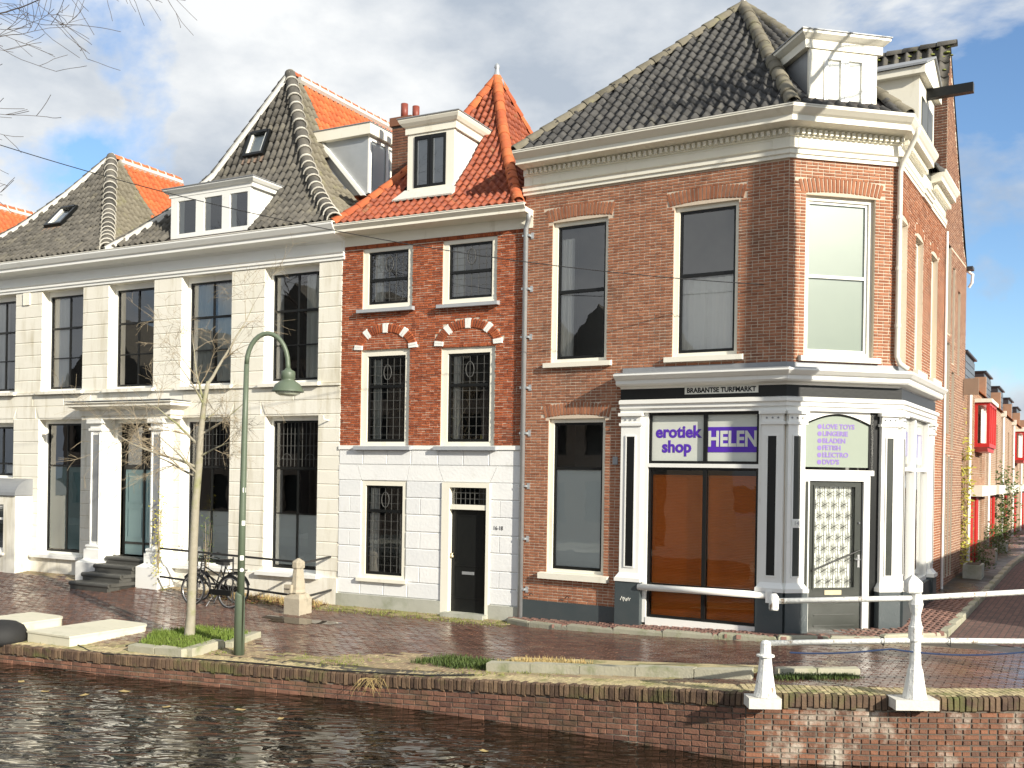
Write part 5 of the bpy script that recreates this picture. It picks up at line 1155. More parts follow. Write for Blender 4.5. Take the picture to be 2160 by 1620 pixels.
# puddle beside the stone bollard
x0, y0 = lw(.35, 1.75)
def puddle(cx, cy, ra, rd, lbl, seed):
    rr = random.Random(seed); m = MB(); zc = max(gz(*(Vector((cx, cy)) + uW * s_ * ra + nW * t_ * rd)) for s_ in (-.6, .6) for t_ in (-.6, .6)) - .002
    pts = []
    for k in range(28):
        t = 2 * math.pi * k / 28; r_ = 1 + .22 * math.sin(3 * t + seed) + .13 * math.sin(7 * t + seed * 2); q = Vector((cx, cy)) + uW * ra * r_ * math.cos(t) + nW * rd * r_ * math.sin(t); pts.append((q.x, q.y, gz(q.x, q.y) + .0045))
    m.add([(cx, cy, gz(cx, cy) + .0045)] + pts, [(0, 1 + (k + 1) % 28, 1 + k) for k in range(28)]); m.obj('puddle', 'puddle', label=lbl, category='puddle')
puddle(*lw(.5, 1.95), .9, .28, 'shallow puddle on the paving at the foot of the stone bollard', 3)

# ---- quay wall
def quay(name, idx, mt, smt, lbl, soldier_h, Lb, course, nind, kind_='brick', start=0):
    qr = empty(name, (Q[idx[0]][0], Q[idx[0]][1], ZW), label=lbl, category='wall'); O = Vector((Q[idx[0]][0], Q[idx[0]][1], ZW))
    m = MB()
    bk = []; so = []; cp = []
    for i0, i1 in zip(idx, idx[1:]):
        a, b_ = Vector(Q[i0]), Vector(Q[i1]); za, zb = qz[i0], qz[i1]; L_ = (b_ - a).length; d = (b_ - a) / L_; nn = Vector((d.y, -d.x))   # outward to the canal
        loc = lambda s, o, z: (a.x + d.x * s + nn.x * o - O.x, a.y + d.y * s + nn.y * o - O.y, z - O.z)
        m.quad(loc(0, 0, -1.6), loc(L_, 0, -1.6), loc(L_, 0, zb - .02), loc(0, 0, za - .02))
        m.quad(loc(0, 0, za - .02), loc(L_, 0, zb - .02), loc(L_, -.6, zb - .02), loc(0, -.6, za - .02))
        zat = lambda s: za + (zb - za) * s / L_
        sl_ = (zb - za) / L_
        row = 0; z = -soldier_h - course
        while z > -1.3:
            st_ = Lb if row % 2 == 0 else Lb / 2; s = -((row // 2) % 2) * Lb / 2
            while s < L_:
                s0, s1 = max(s, 0), min(s + st_, L_); s += st_
                if s1 - s0 < .03: continue
                c = (s0 + s1) / 2; zz = zat(c) + z + course / 2
                if zz < ZW - .15 or not inframe(a.x + d.x * c, a.y + d.y * c, zz, 900): continue
                jj = random.uniform
                bk.append(axes(loc(c, .014 + jj(-.004, .006), zz), Vector((d.x, d.y, sl_)) * (s1 - s0 - .012), Vector((-nn.x, -nn.y, 0)) * .07, Vector((jj(-.003, .003), 0, course - .013))))
            z -= course; row += 1
        s = 0; w_ = .074
        while s < L_:
            if inframe(a.x + d.x * s, a.y + d.y * s, zat(s), 900):
                jj = random.uniform; c = s + w_ / 2; sh = soldier_h * jj(.88, 1.06)
                so.append(axes(loc(c, .035 + jj(-.008, .01), zat(c) - sh / 2 + jj(-.006, .006)), Vector((d.x, d.y, jj(-.06, .06))) * (w_ - .012), Vector((-nn.x, -nn.y, 0)) * .12, Vector((jj(-.012, .012), 0, sh))))
                for kk in range(5):
                    cp.append(axes(loc(c, -.03 - kk * .10 - .05, zat(c) + jj(-.004, .004)), Vector((-nn.x, -nn.y, 0)) * .094, Vector((-d.x, -d.y, 0)) * (w_ - .008), (0, 0, .06)))
            s += w_
    wq = m.obj('wall_core', 'mortar_dark', qr)
    pieces(wq, 'brick', kind_, mt, bk, nind); pieces(wq, 'coping_brick', 'rough', smt, so, 300); pieces(wq, 'coping_paver', 'paver', 'coping_moss', cp, 250)
    return qr
quay('quay_wall', [1, 2, 3, 4, 5, 6, 7, 8], 'brick_quay', 'soldier_brick', 'low brick quay wall with upright coping bricks along the canal', .19, .215, .075, 300)
quay('bridge_abutment', [8, 9, 10, 11], 'brick_abutment', 'soldier_brick', 'weathered brick abutment with pale mortar under the white railing', .19, .215, .068, 300, 'rough')
# moss and grass along the quay
def tufts(name, spots, hmin, hmax, mt, lbl, cat, nb, sp=.03):
    m = MB()
    for (x, y, z) in spots:
        for k in range(nb):
            bx, by = x + random.gauss(0, sp), y + random.gauss(0, sp); h = random.uniform(hmin, hmax); a = random.uniform(0, 6.28); l = random.uniform(.2, .8) * h; w_ = random.uniform(.004, .009)
            c, s = math.cos(a), math.sin(a); t = (bx + c * l, by + s * l, z + h)
            m.add([(bx - s * w_, by + c * w_, z), (bx + s * w_, by - c * w_, z), (bx + c * l * .4 + s * w_ * .7, by + s * l * .4 - c * w_ * .7, z + h * .6), (bx + c * l * .4 - s * w_ * .7, by + s * l * .4 + c * w_ * .7, z + h * .6), t], [(0, 1, 2, 3), (3, 2, 4)])
    return m.obj(name, mt, kind='stuff', label=lbl, category=cat)
def polyspots(poly, n):
    xs = [p[0] for p in poly]; ys = [p[1] for p in poly]; r = []
    while len(r) < n:
        p = (random.uniform(min(xs), max(xs)), random.uniform(min(ys), max(ys)))
        if inside(p, poly): r.append((p[0], p[1], gz(*p)))
    return r
pit = [(-6.36, 17.62), (-5.36, 17.06), (-4.98, 17.75), (-4.70, 18.6), (-5.86, 19.2), (-6.5, 18.75)]
m = MB(); m.add([(p[0], p[1], gz(*p) + .05) for p in pit] + [(sum(p[0] for p in pit) / 6, sum(p[1] for p in pit) / 6, -.06)], [(i, (i + 1) % 6, 6) for i in range(6)]); m.obj('tree_pit_soil', 'moss', kind='structure')
sp = [(x, y, z + .07) for x, y, z in polyspots(pit, 900)]
tufts('grass', sp, .04, .12, 'grass', 'bright green grass growing in the tree pit', 'grass', 6, .04)
gr2 = [(-1.55, 16.3), (-.75, 15.55), (.0, 15.2), (.25, 15.5), (-.4, 16.1), (-1.0, 16.6)]
tufts('grass', [(x, y, z + .0) for x, y, z in polyspots(gr2, 420)], .03, .11, 'leaf_green', 'dark green weeds by the end of the long kerb', 'grass', 6, .05)
ed = []
for k in range(900):
    a = random.uniform(-3, 8.5); d = qd(a) - random.choice([.56, .62, .9, 1.1]) + random.gauss(0, .12); x, y = lw(a, d)
    if math.sin(a * 2.1) + math.sin(a * 5.3) * .6 + random.gauss(0, .5) > .5 and not inside((x, y), pit): ed.append((x, y, gz(x, y) - .005))
tufts('grass', ed, .012, .05, 'moss', 'thin moss and grass in the joints along the quay edge', 'grass', 5, .05)
ed = []
for k in range(700):
    t = random.random(); q = Vector(A).lerp(B, t) if random.random() < .65 else A + uW * random.uniform(-3.4, 0)
    q = q + nW * random.uniform(.1, .75) ; ed.append((q.x, q.y, gz(q.x, q.y) - .006))
tufts('grass', ed, .01, .04, 'moss', 'thin moss in the paving along the house fronts', 'grass', 5, .06)
# kerb stones around the tree pit
def kstone(p, q, w_, h, lbl, zoff=0):
    a, b_ = Vector(p), Vector(q); d = (b_ - a).normalized(); nn = Vector((-d.y, d.x)); m = MB(); jj = random.uniform; e = .015
    z0 = min(gz(*a), gz(*b_)) - .1
    pts = [a + nn * -w_ / 2, b_ + nn * -w_ / 2, b_ + nn * w_ / 2, a + nn * w_ / 2]
    cx = (a + b_) / 2
    top = [(v.x + (cx.x - v.x) * .02, v.y + (cx.y - v.y) * .02, gz(*v) + h + zoff + jj(-.012, .012)) for v in pts]; mid = [(v.x, v.y, gz(*v) + h + zoff - e) for v in pts]; bot = [(v.x, v.y, z0) for v in pts]
    m.add(bot + mid + top, [(3, 2, 1, 0), (8, 9, 10, 11)] + [(i, (i + 1) % 4, (i + 1) % 4 + 4, i + 4) for i in range(4)] + [(i + 4, (i + 1) % 4 + 4, (i + 1) % 4 + 8, i + 8) for i in range(4)])
    return m.obj('kerb_stone', 'kerb_stone', label=lbl, category='kerb stone', group='kerb stones around the tree pit')
kstone((-6.46, 17.55), (-5.92, 17.25), .18, .12, 'mossy kerb stone of the tree pit nearest the cream boxes'); kstone((-5.90, 17.24), (-5.36, 16.95), .18, .13, 'straight kerb stone in the middle of the tree pit front')
kstone((-5.34, 16.98), (-5.02, 17.74), .2, .14, 'kerb stone tipped at the corner of the tree pit'); kstone((-4.88, 17.72), (-4.62, 18.68), .2, .1, 'kerb stone of the tree pit behind the lamp post')
kstone((-4.66, 18.72), (-5.3, 19.0), .14, .06, 'flat kerb stone on the street side of the tree pit'); kstone((-5.32, 19.02), (-5.9, 19.3), .14, .06, 'flat kerb stone behind the young tree')
def longkerb():
    r = empty('long_kerb', (-.24, 15.25, 0), label='long mossy kerb edging a grass strip beside the railing', category='kerb')
    pts = [(-.30, 15.32), (.35, 15.02), (1.05, 14.70), (1.8, 14.32), (2.55, 13.95), (3.25, 13.62)]
    O = Vector((-.24, 15.25, 0))
    for p, q in zip(pts, pts[1:]):
        a, b_ = Vector(p), Vector(q); d = (b_ - a).normalized(); nn = Vector((-d.y, d.x)); m = MB(); b_ = b_ - d * .012
        for (w0, w1, h) in ((-.09, .09, .13),):
            P_ = [a + nn * w0, b_ + nn * w0, b_ + nn * w1, a + nn * w1]; jj = random.uniform
            m.hexa([(v.x - O.x, v.y - O.y, gz(*v) - .1) for v in P_] + [(v.x - O.x, v.y - O.y, gz(*v) + h + jj(-.01, .01)) for v in P_])
        m.obj('kerb_block', 'kerb_stone', r)
    m = MB(); P_ = [(p[0] + .06, p[1] + .1) for p in pts] + [(p[0] + .35, p[1] + .75) for p in pts[::-1]]; n_ = len(pts)
    m.add([(x - O.x, y - O.y, gz(x, y) + .055) for x, y in P_], [(i, i + 1, 2 * n_ - 2 - i, 2 * n_ - 1 - i) for i in range(n_ - 1)]); m.obj('planted_bed', 'coping_moss', r)
longkerb()
tufts('grass', [(x, y, z + .05) for x, y, z in polyspots([(-.2, 15.4), (.4, 15.2), (1.2, 14.8), (1.2, 15.2), (.2, 15.8)], 160)], .03, .10, 'dry_grass', 'dry straw coloured grass in the long kerb bed', 'grass', 5, .05)
tufts('grass', [(x, y, z + .0) for x, y, z in polyspots([(3.5, 13.5), (4.6, 13.6), (4.7, 13.85), (3.6, 13.75)], 260)], .02, .07, 'leaf_green', 'green tufts behind the white railing', 'grass', 5, .05)
for k, (p, q) in enumerate((((3.62, 13.86), (4.15, 13.9)), ((4.17, 13.9), (4.75, 13.92)))):
    kstone(p, q, .15, .1, ('dark kerb stone beyond the truncated railing post', 'dark kerb stone behind the tall railing post')[k])

# ================================================================== cream boxes on the quay
def hatchbox(c, ang, w_, l_, h, lbl, rd):
    r = empty('deck_box', (c[0], c[1], gz(*c) - .0), ang, label=lbl, category='box', group='cream boxes on the quay')
    pts = [(0, 0), (w_, 0), (w_, l_ - rd)] + [(w_ - rd + rd * math.cos(t * math.pi / 12), l_ - rd + rd * .6 * math.sin(t * math.pi / 12)) for t in range(1, 7)] + [(0, l_ - rd * .4)]
    MB().slab(pts, -.05, h - .02).obj('box_side', 'cream_box', r)
    q = [((x - w_ / 2) * 1.025 + w_ / 2, (y - l_ / 2) * 1.015 + l_ / 2) for x, y in pts]; MB().slab(q, h - .02, h + .012).obj('lid', 'cream_box', r)
    return r
hatchbox((-8.7, 18.5), math.atan2(17.93 - 18.5, 1.0), 1.15, 1.95, .205, 'low cream box with flat lid lying beside the tree pit', .35)
hatchbox((-10.35, 19.2), math.atan2(-.57, 1.0), 1.15, 1.7, .27, 'taller cream box partly behind the black motor cover', .4)
mc = empty('motor_cover', (-9.2, 18.52, gz(-9.2, 18.52)), R(-30), label='black rounded plastic motor cover on the quay by the cream box', category='motor cover')
m = MB(); prof_ = [(0, 0), (.42, 0), (.45, .08), (.44, .2), (.38, .31), (.26, .38), (.1, .41), (0, .41)]
m.lathe(prof_[1:-1] + [(.01, .415)], 18); m.obj('shell', 'rubber', mc, smooth=True)
MB().lathe([(.16, -.03), (.19, 0), (.16, .03), (.1, .035), (.07, .0)], 14, (.1, -.36, .22)).obj('vent_ring', 'zinc', mc, smooth=True)
# black cable on the quay
cab = [(-7.75, 18.3), (-7.6, 18.06), (-7.2, 17.55), (-6.81, 17.25), (-6.1, 17.02), (-5.23, 16.76), (-3.86, 16.25), (-2.72, 15.74), (-1.9, 15.42), (-1.2, 15.05), (-.5, 14.9)]
MB().tube([(x, y, gz(x, y) + .016) for x, y in cab], .013, 6).obj('power_cable', 'rubber', label='black cable lying along the quay coping', category='cable')
cab = [(-6.7, 17.9), (-6.55, 18.3), (-6.5, 18.8), (-6.1, 19.25), (-5.7, 19.6)]
MB().tube([(x, y, gz(x, y) + .016) for x, y in cab], .012, 6).obj('power_cable', 'rubber', label='black cable crossing the paving behind the tree pit', category='cable')
# dry roots hanging over the wall
m = MB(); rr = random.Random(5); q0 = Vector((-2.05, 15.42)); 
for k in range(26):
    p = Vector((q0.x + rr.gauss(0, .09), q0.y - .08, -.2)); pts = [p]; v = Vector((rr.gauss(0, .5), -.5, rr.uniform(-.6, .3)))
    for i in range(5): p = p + v * .045; v += Vector((rr.gauss(0, .35), rr.gauss(0, .2), -.32)); pts.append(p.copy())
    m.tube(pts, [.003, .003, .0025, .0025, .002, .0015], 4, False)
m.obj('dry_roots', 'dry_grass', label='tangle of dry roots hanging from a break in the quay wall', category='roots')
# leaves on water
for k, (x, y) in enumerate(((-7.2, 15.9), (-6.5, 15.7), (-6.0, 16.0), (-5.0, 15.0), (-7.9, 16.6), (-8.3, 16.2), (-3.2, 14.4), (-3.9, 14.9), (2.3, 12.0), (-.3, 12.9))):
    a = k * 1.3; m = MB(); s_ = .05 + .012 * (k % 3)
    m.add([(s_ * 1.7 * math.cos(t * math.pi / 4) * (1 if t % 2 else .7), s_ * math.sin(t * math.pi / 4) * (1 if t % 2 else .75), .004 + .004 * (t % 2)) for t in range(8)], [tuple(range(8))])
    o = m.obj('fallen_leaf', 'dry_grass', label='fallen leaf floating on the dark canal water', category='leaf', group='leaves floating on the canal'); o.location = (x, y, ZW); o.rotation_euler = (0, 0, a)

# ================================================================== white bridge railing
rl = empty('bridge_railing', (4.93, 12.35, .26), label='white painted bridge railing with a turned post and two rails', category='railing')
O = Vector((4.93, 12.35, .26))
m = MB(); m.box(-.30, .22, -.12, .2, -.115, .008); m.obj('post_base', 'mortar_white', rl)
sq = lambda prof, c, rot=.5: MB().lathe(prof, 4, c, rot)
m = MB(); k2 = 1.414
m.lathe([(.145, .0), (.135, .05), (.09, .34), (.08, .36), (.07, .40), (.062, .68), (.085, .69), (.085, .86), (.075, .87), (.06, .93), (.055, 1.0), (.085, 1.13), (.06, 1.24), (.058, 1.28)], 12, (-.02, .03, .01))
m.lathe([(.075 * k2, 1.28), (.085 * k2, 1.30), (.085 * k2, 1.40), (.078 * k2, 1.42), (.02, 1.49)], 4, (-.06, .03, 0), .5)
pst = m.obj('post', 'white_iron', rl, smooth=False)
m = MB(); m.tube([(-1.74, .03, 1.165), (-1.2, .03, 1.18), (-.06, .03, 1.335 - .12), (1.2, .03, 1.31), (3.0, .03, 1.40)], .034, 10)
m = MB(); m.tube([(-1.73, .03, 1.15), (-.1, .03, 1.21), (1.25, .03, 1.305), (3.2, .03, 1.42), (6.5, .1, 1.5)], .034, 10); m.obj('upper_rail', 'white_iron', rl, smooth=True)
MB().lathe([(.055, 0), (.06, .02), (.06, .16), (.03, .2), (0, .2)], 10, (-1.74, .03, 1.04)).obj('rail_end', 'white_iron', rl, smooth=True)
m = MB(); m.tube([(-1.82, .03, .64), (-.1, .03, .70), (1.25, .03, .71), (3.2, .03, .75), (6.5, .1, .8)], .034, 10); m.obj('lower_rail', 'white_iron', rl, smooth=True)
m = MB(); m.box(-2.05, -1.66, -.10, .18, -.13, -.004); m.obj('post_base', 'mortar_white', rl)
m = MB(); m.lathe([(.14, 0), (.13, .05), (.09, .30), (.09, .31), (.075, .44), (.075, .47), (.11, .48), (.11, .50), (.068, .51), (.062, .64), (.04, .67), (0, .68)], 12, (-1.83, .03, 0)); m.obj('short_post', 'white_iron', rl)
hs = []
for t in np.linspace(0, 1, 25):
    x = -1.55 + 4.2 * t; z = .60 + .02 * t - .07 * abs(math.sin((x + .35) * 1.75)) ** .8; hs.append((x, -.01, z))
MB(Matrix.Translation(O)).tube(hs, .011, 6).obj('water_hose', 'hose_blue', label='thin dark blue hose tied under the lower white rail', category='hose')
for x in (-.42, .38): MB().tube([(x, -.02, .74), (x, .08, .72), (x, .08, .66), (x, -.02, .64), (x, -.03, .69), (x, -.02, .74)], .005, 5).obj('cable_tie', 'rubber', rl)

# ================================================================== lamp post
x, y = -4.51, 17.1; zb = gz(x, y)
lp = empty('street_lamp', (x, y, zb), label='green street lamp with curved neck and bell shaped head', category='street lamp')
m = MB(); m.tube([(0, 0, -.1), (.0, 0, 1.0), (.012, 0, 1.02)], [.09, .082, .08], 14); m.tube([(.012, 0, 1.0), (.02, 0, 2.4), (.035, 0, 3.9), (.05, 0, 4.85)], [.062, .056, .048, .042], 14)
pole = m.obj('pole', 'lamp_green', lp, smooth=True)
arc = [(.05 + .345 - .345 * math.cos(t), 0, 4.85 + .52 * math.sin(t) * (1 if t < math.pi / 2 else 1)) for t in np.linspace(0, math.pi, 15)]
m = MB(); m.tube(arc + [(.745, 0, 4.72)], .04, 12); m.obj('swan_neck', 'lamp_green', lp, smooth=True)
m = MB(); m.lathe([(.04, .0), (.06, -.03), (.115, -.06), (.12, -.10), (.12, -.18), (.10, -.2), (.13, -.22), (.21, -.28), (.265, -.385), (.27, -.40), (.2, -.40)], 20, (.745, 0, 4.80)); hd = m.obj('lamp_head', 'lamp_green', lp, smooth=True)
MB().lathe([(.215, -.40), (.20, -.43), (.13, -.465), (.0, -.47)], 18, (.745, 0, 4.80)).obj('lamp_glass', 'lamp_glass', hd, smooth=True)
for a, z, rr_ in ((-1.2, 1.62, .062), (-.9, 2.2, .06), (-.75, 2.75, .056)):
    MB().box(-.03, .03, -.002, .002, -.04, .04).obj('sticker', 'sign_white', lp).matrix_basis = Matrix.Translation((.014 + math.cos(a) * rr_, math.sin(a) * rr_, z)) @ Matrix.Rotation(a + R(90), 4, 'Z')
o = MB().lathe([(.033, -.002), (.033, .002)], 14).obj('sticker', 'sign_white', lp); o.matrix_basis = Matrix.Translation((.014 + math.cos(-1.15) * .064, math.sin(-1.15) * .064, 1.42)) @ Matrix.Rotation(-1.15 + R(90), 4, 'Z') @ Matrix.Rotation(R(90), 4, 'X')

# ================================================================== stone bollard and iron rails
x, y = -4.39, 21.2; zb = gz(x, y)
bo = empty('stone_bollard', (x, y, zb), aW, label='tapered stone bollard with carved shield and pointed top beside the bicycles', category='bollard')
m = MB(); k2 = 1.414
m.lathe([(.2 * k2, -.2), (.2 * k2, .32), (.15 * k2, .40), (.12 * k2, .42)], 4, (0, 0, 0), .5); m.obj('base', 'bollard_stone', bo)
m = MB(); m.lathe([(.15, .42), (.165, .44), (.145, .5), (.15, .55), (.105, .93), (.12, .94)], 8, (0, 0, 0), .5); m.obj('shaft', 'bollard_stone', bo)
m = MB(); m.lathe([(.13, .94), (.135, .96), (.135, 1.06), (.12, 1.08), (.02, 1.14)], 8, (0, 0, 0), .5); m.obj('cap', 'bollard_stone', bo)
m = MB(); m.box(-.2, -.02, -.21, -.13, .43, .60); m.obj('carved_shield', 'bollard_stone', bo); m = MB()
for k in range(3): m.lathe([(.012, -.012), (.022, 0), (.012, .012)], 6, (-.16 + k * .05, -.215, .52))
m.obj('carving', 'mortar_dark', bo)
ir = empty('iron_rails', (A.x, A.y, 0), aW, label='pair of black iron bars fencing the wall between doorway and stone bollard', category='railing')
bx, by = wl(x, y)
def barw(p, q, r_): MB().tube([p, q], r_, 4).obj('bar', 'iron', ir)
barw((-4.7, -.62, 1.02), (bx - .1, -by, 1.0), .03); barw((bx + .1, -by, .98), (-.2, -.02, 1.02), .028); barw((-4.7, -.62, .36), (bx - .15, -by, .30), .03); barw((bx + .15, -by, .28), (-.15, -.02, .3), .028)
for u in (-3.3, -1.9): MB().tube([(u, -.85 - (u + 3.3) * .25, .0), (u, -.85 - (u + 3.3) * .25, 1.0)], .018, 6).obj('upright', 'iron', ir)
# dry weeds at the wall foot
ws = []
for k in range(260): q = A + uW * random.uniform(-3.6, -.2) + nW * random.uniform(.06, .55); ws.append((q.x, q.y, gz(q.x, q.y)))
tufts('dry_weeds', ws, .03, .16, 'dry_grass', 'dry weeds along the foot of the cream house', 'weeds', 4, .05)
m = MB()
for k in range(500):
    q = A + uW * random.uniform(-3.6, -.1) + nW * random.uniform(.1, .8); z = gz(q.x, q.y) + random.uniform(.005, .05); a = random.uniform(0, 6); s_ = random.uniform(.02, .04)
    m.add([(q.x + s_ * math.cos(a + t * 1.57), q.y + s_ * math.sin(a + t * 1.57), z + random.uniform(-.012, .012)) for t in range(4)], [(0, 1, 2, 3)])
m.obj('leaf_litter', 'leaf_litter', kind='stuff', label='brown fallen leaves drifted below the parked bicycles', category='leaves')

# ================================================================== bicycles
def bicycle(lbl):
    b = empty('bicycle', (0, 0, 0), 0, label=lbl, category='bicycle', group='bicycles parked at the cream house')
    Rw = .33; wb = 1.06
    for cx in (0, -wb):
        m = MB(); m.tube([(cx + Rw * math.cos(t), 0, Rw + Rw * math.sin(t)) for t in np.linspace(0, 2 * math.pi, 33)], .019, 7, False); wl_ = m.obj('wheel', 'rubber', b, smooth=True)
        m = MB(); m.tube([(cx + (Rw - .025) * math.cos(t), 0, Rw + (Rw - .025) * math.sin(t)) for t in np.linspace(0, 2 * math.pi, 33)], .012, 6, False); m.obj('rim', 'steel', wl_, smooth=True)
        m = MB()
        for k in range(18): t = k * math.pi / 9; m.tube([(cx + .02 * math.cos(t), .02 * (-1) ** k, Rw + .02 * math.sin(t)), (cx + (Rw - .03) * math.cos(t + .15), 0, Rw + (Rw - .03) * math.sin(t + .15))], .0022, 3, False)
        m.lathe([(.03, -.04), (.03, .04)], 8, (cx, 0, Rw)); m.obj('spokes', 'steel', wl_)
        m = MB(); fr_ = np.linspace(.25, 2.7, 14) if cx == 0 else np.linspace(.6, 2.4, 12)
        m.tube([(cx + (Rw + .03) * math.cos(t), 0, Rw + (Rw + .03) * math.sin(t)) for t in fr_], .022, 5); m.obj('mudguard', 'black_paint', b)
    bb = (-.46, 0, .28); st = (-.28, 0, .80); hd_ = (-.86, 0, .82); fw_ = (-1.06, 0, Rw); rw_ = (0, 0, Rw)
    m = MB(); m.tube([bb, st], .017, 7); m.tube([bb, (-.84, 0, .66)], .019, 7); m.tube([(-.37, 0, .54), (-.85, 0, .76)], .016, 7); m.tube([bb, rw_], .012, 6); m.tube([st, rw_], .01, 6); m.tube([hd_, (-.9, 0, .62), fw_], .016, 7); m.obj('frame', 'black_paint', b, smooth=True)
    m = MB(); m.tube([st, (-.26, 0, .90)], .013, 6); m.obj('seat_post', 'steel', b)
    m = MB(); m.hexa([(-.12, -.1, .90), (-.12, .1, .90), (-.42, .03, .92), (-.42, -.03, .92), (-.13, -.09, .965), (-.13, .09, .965), (-.42, .02, .95), (-.42, -.02, .95)]); m.obj('saddle', 'rubber', b)
    m = MB(); m.tube([hd_, (-.84, 0, 1.0)], .014, 7); m.tube([(-.62, -.29, 1.02), (-.76, -.28, 1.05), (-.86, -.1, 1.01), (-.86, .1, 1.01), (-.76, .28, 1.05), (-.62, .29, 1.02)], .012, 7); m.obj('handlebar', 'black_paint', b)
    m = MB(); m.box(-.17, .28, -.06, -.045, .735, .75); m.box(-.17, .28, .045, .06, .735, .75)
    for u in (-.16, .05, .27): m.box(u, u + .012, -.06, .06, .735, .75)
    m.tube([(.24, -.06, .74), (0, -.05, Rw)], .006, 5); m.tube([(.24, .06, .74), (0, .05, Rw)], .006, 5); m.obj('rack', 'black_paint', b)
    m = MB(); m.box(-.52, .06, -.05, -.02, .26, .38); m.obj('chain_guard', 'black_paint', b)
    m = MB(); m.tube([(bb[0], -.07, .28), (bb[0] + .1, -.08, .15)], .01, 5); m.tube([(bb[0], .07, .28), (bb[0] - .1, .08, .41)], .01, 5); m.box(bb[0] + .06, bb[0] + .14, -.17, -.08, .13, .155); m.box(bb[0] - .14, bb[0] - .06, .08, .17, .4, .425); m.obj('pedals', 'rubber', b)
    m = MB(); m.tube([(-.40, -.02, .30), (-.5, -.16, .01)], .009, 5); m.obj('kickstand', 'steel', b)
    m = MB(); m.lathe([(.03, -.03), (.045, 0), (.04, .04)], 8, (-.94, 0, .80)); m.obj('head_light', 'steel', b)
    return b
b1 = bicycle('black city bicycle with rear rack on its stand before the cream wall'); x, y = lw(-1.72, 1.50); b1.location = (x, y, gz(x, y)); b1.rotation_euler = (R(-3), 0, aW)
def copy_tree(o, parent=None):
    c = o.copy(); col.objects.link(c); c.parent = parent
    for k in [k for k in o.children]: copy_tree(k, c)
    return c
b2 = copy_tree(b1); x, y = lw(-1.98, .98); b2.location = (x, y, gz(x, y)); b2.rotation_euler = (R(4), 0, aW + R(3)); b2['label'] = 'black bicycle standing behind another bicycle, nearer the doorway pedestal'
# small shrub growing by the bicycles
def shrub(name, loc, h, w_, n, lm, lbl, seed, leaf=.04, grp=None):
    rr = random.Random(seed); r = empty(name, loc, 0, label=lbl, category='plant')
    if grp: r['group'] = grp
    m = MB(); tips = []
    for k in range(7):
        p = Vector((0, 0, 0)); pts = [p]; v = Vector((rr.gauss(0, .25) * w_ / h, rr.gauss(0, .25) * w_ / h, 1))
        for i in range(5): p = p + v * h / 5 * rr.uniform(.7, 1.05); v += Vector((rr.gauss(0, .2), rr.gauss(0, .2), 0)) * w_ / h; pts.append(p.copy()); tips.append(p.copy())
        m.tube(pts, [.008, .007, .006, .005, .004, .003], 4, False)
    m.obj('stem', 'twig', r)
    m = MB()
    for k in range(n):
        t = rr.choice(tips); c = t + Vector((rr.gauss(0, w_ * .28), rr.gauss(0, w_ * .28), rr.gauss(0, h * .1))); c.z = max(c.z, .03)
        a = Vector((rr.gauss(0, 1), rr.gauss(0, 1), rr.gauss(0, .6))).normalized(); b_ = a.orthogonal().normalized(); s_ = leaf * rr.uniform(.6, 1.2)
        m.add([tuple(c - a * s_), tuple(c + b_ * s_ * .5), tuple(c + a * s_), tuple(c - b_ * s_ * .5)], [(0, 1, 2, 3)])
    m.obj('foliage', lm, r)
    return r
x, y = lw(-3.55, .35); shrub('weed_plant', (x, y, gz(x, y)), 1.75, .25, 150, 'leaf_green', 'tall thin green weed growing behind the bicycle saddle', 2, .03)
x, y = lw(-4.85, .55); shrub('climbing_plant', (x, y, gz(x, y)), 2.2, .22, 220, 'leaf_yellow', 'green and yellow plant climbing behind the young tree trunk', 4, .035)
# planting in the side street
uT = Vector((math.cos(aT), math.sin(aT))); nT = Vector((uT.y, -uT.x))
def onT(u, o): q = T0 + uT * u + nT * o; return q.x, q.y, gz(q.x, q.y)
shrub('ivy', onT(-.3, .1), 3.4, .28, 420, 'leaf_yellow', 'yellow green climber on the downpipe end of the tall house', 6, .06)
shrub('ivy', onT(10.5, .3), 2.6, .7, 900, 'leaf_green', 'dense green climber under the canopy of the side street', 7, .07)
shrub('potted_bush', onT(1.2, .4), .7, .4, 400, 'leaf_green', 'dark bush in front of the first red door in the side street', 8, .04)
shrub('potted_bush', onT(6.2, .4), .9, .5, 500, 'leaf_green', 'dark bush between the two doors in the side street', 9, .05)
for k, (u, lbl) in enumerate(((-1.0, 'white concrete planter at the end of the tall house'), (3.2, 'white concrete planter below the first red bay window'), (7.6, 'white concrete planter further along the side street'))):
    x, y, z = onT(u, .35); r = empty('planter_box', (x, y, z), aT, label=lbl, category='planter', group='concrete planters in the side street'); MB().box(-.4, .4, -.2, .2, -.1, .38).obj('box_shell', 'plinth_grey', r); MB().box(-.34, .34, -.15, .15, .381, .39).obj('soil', 'soil', r)

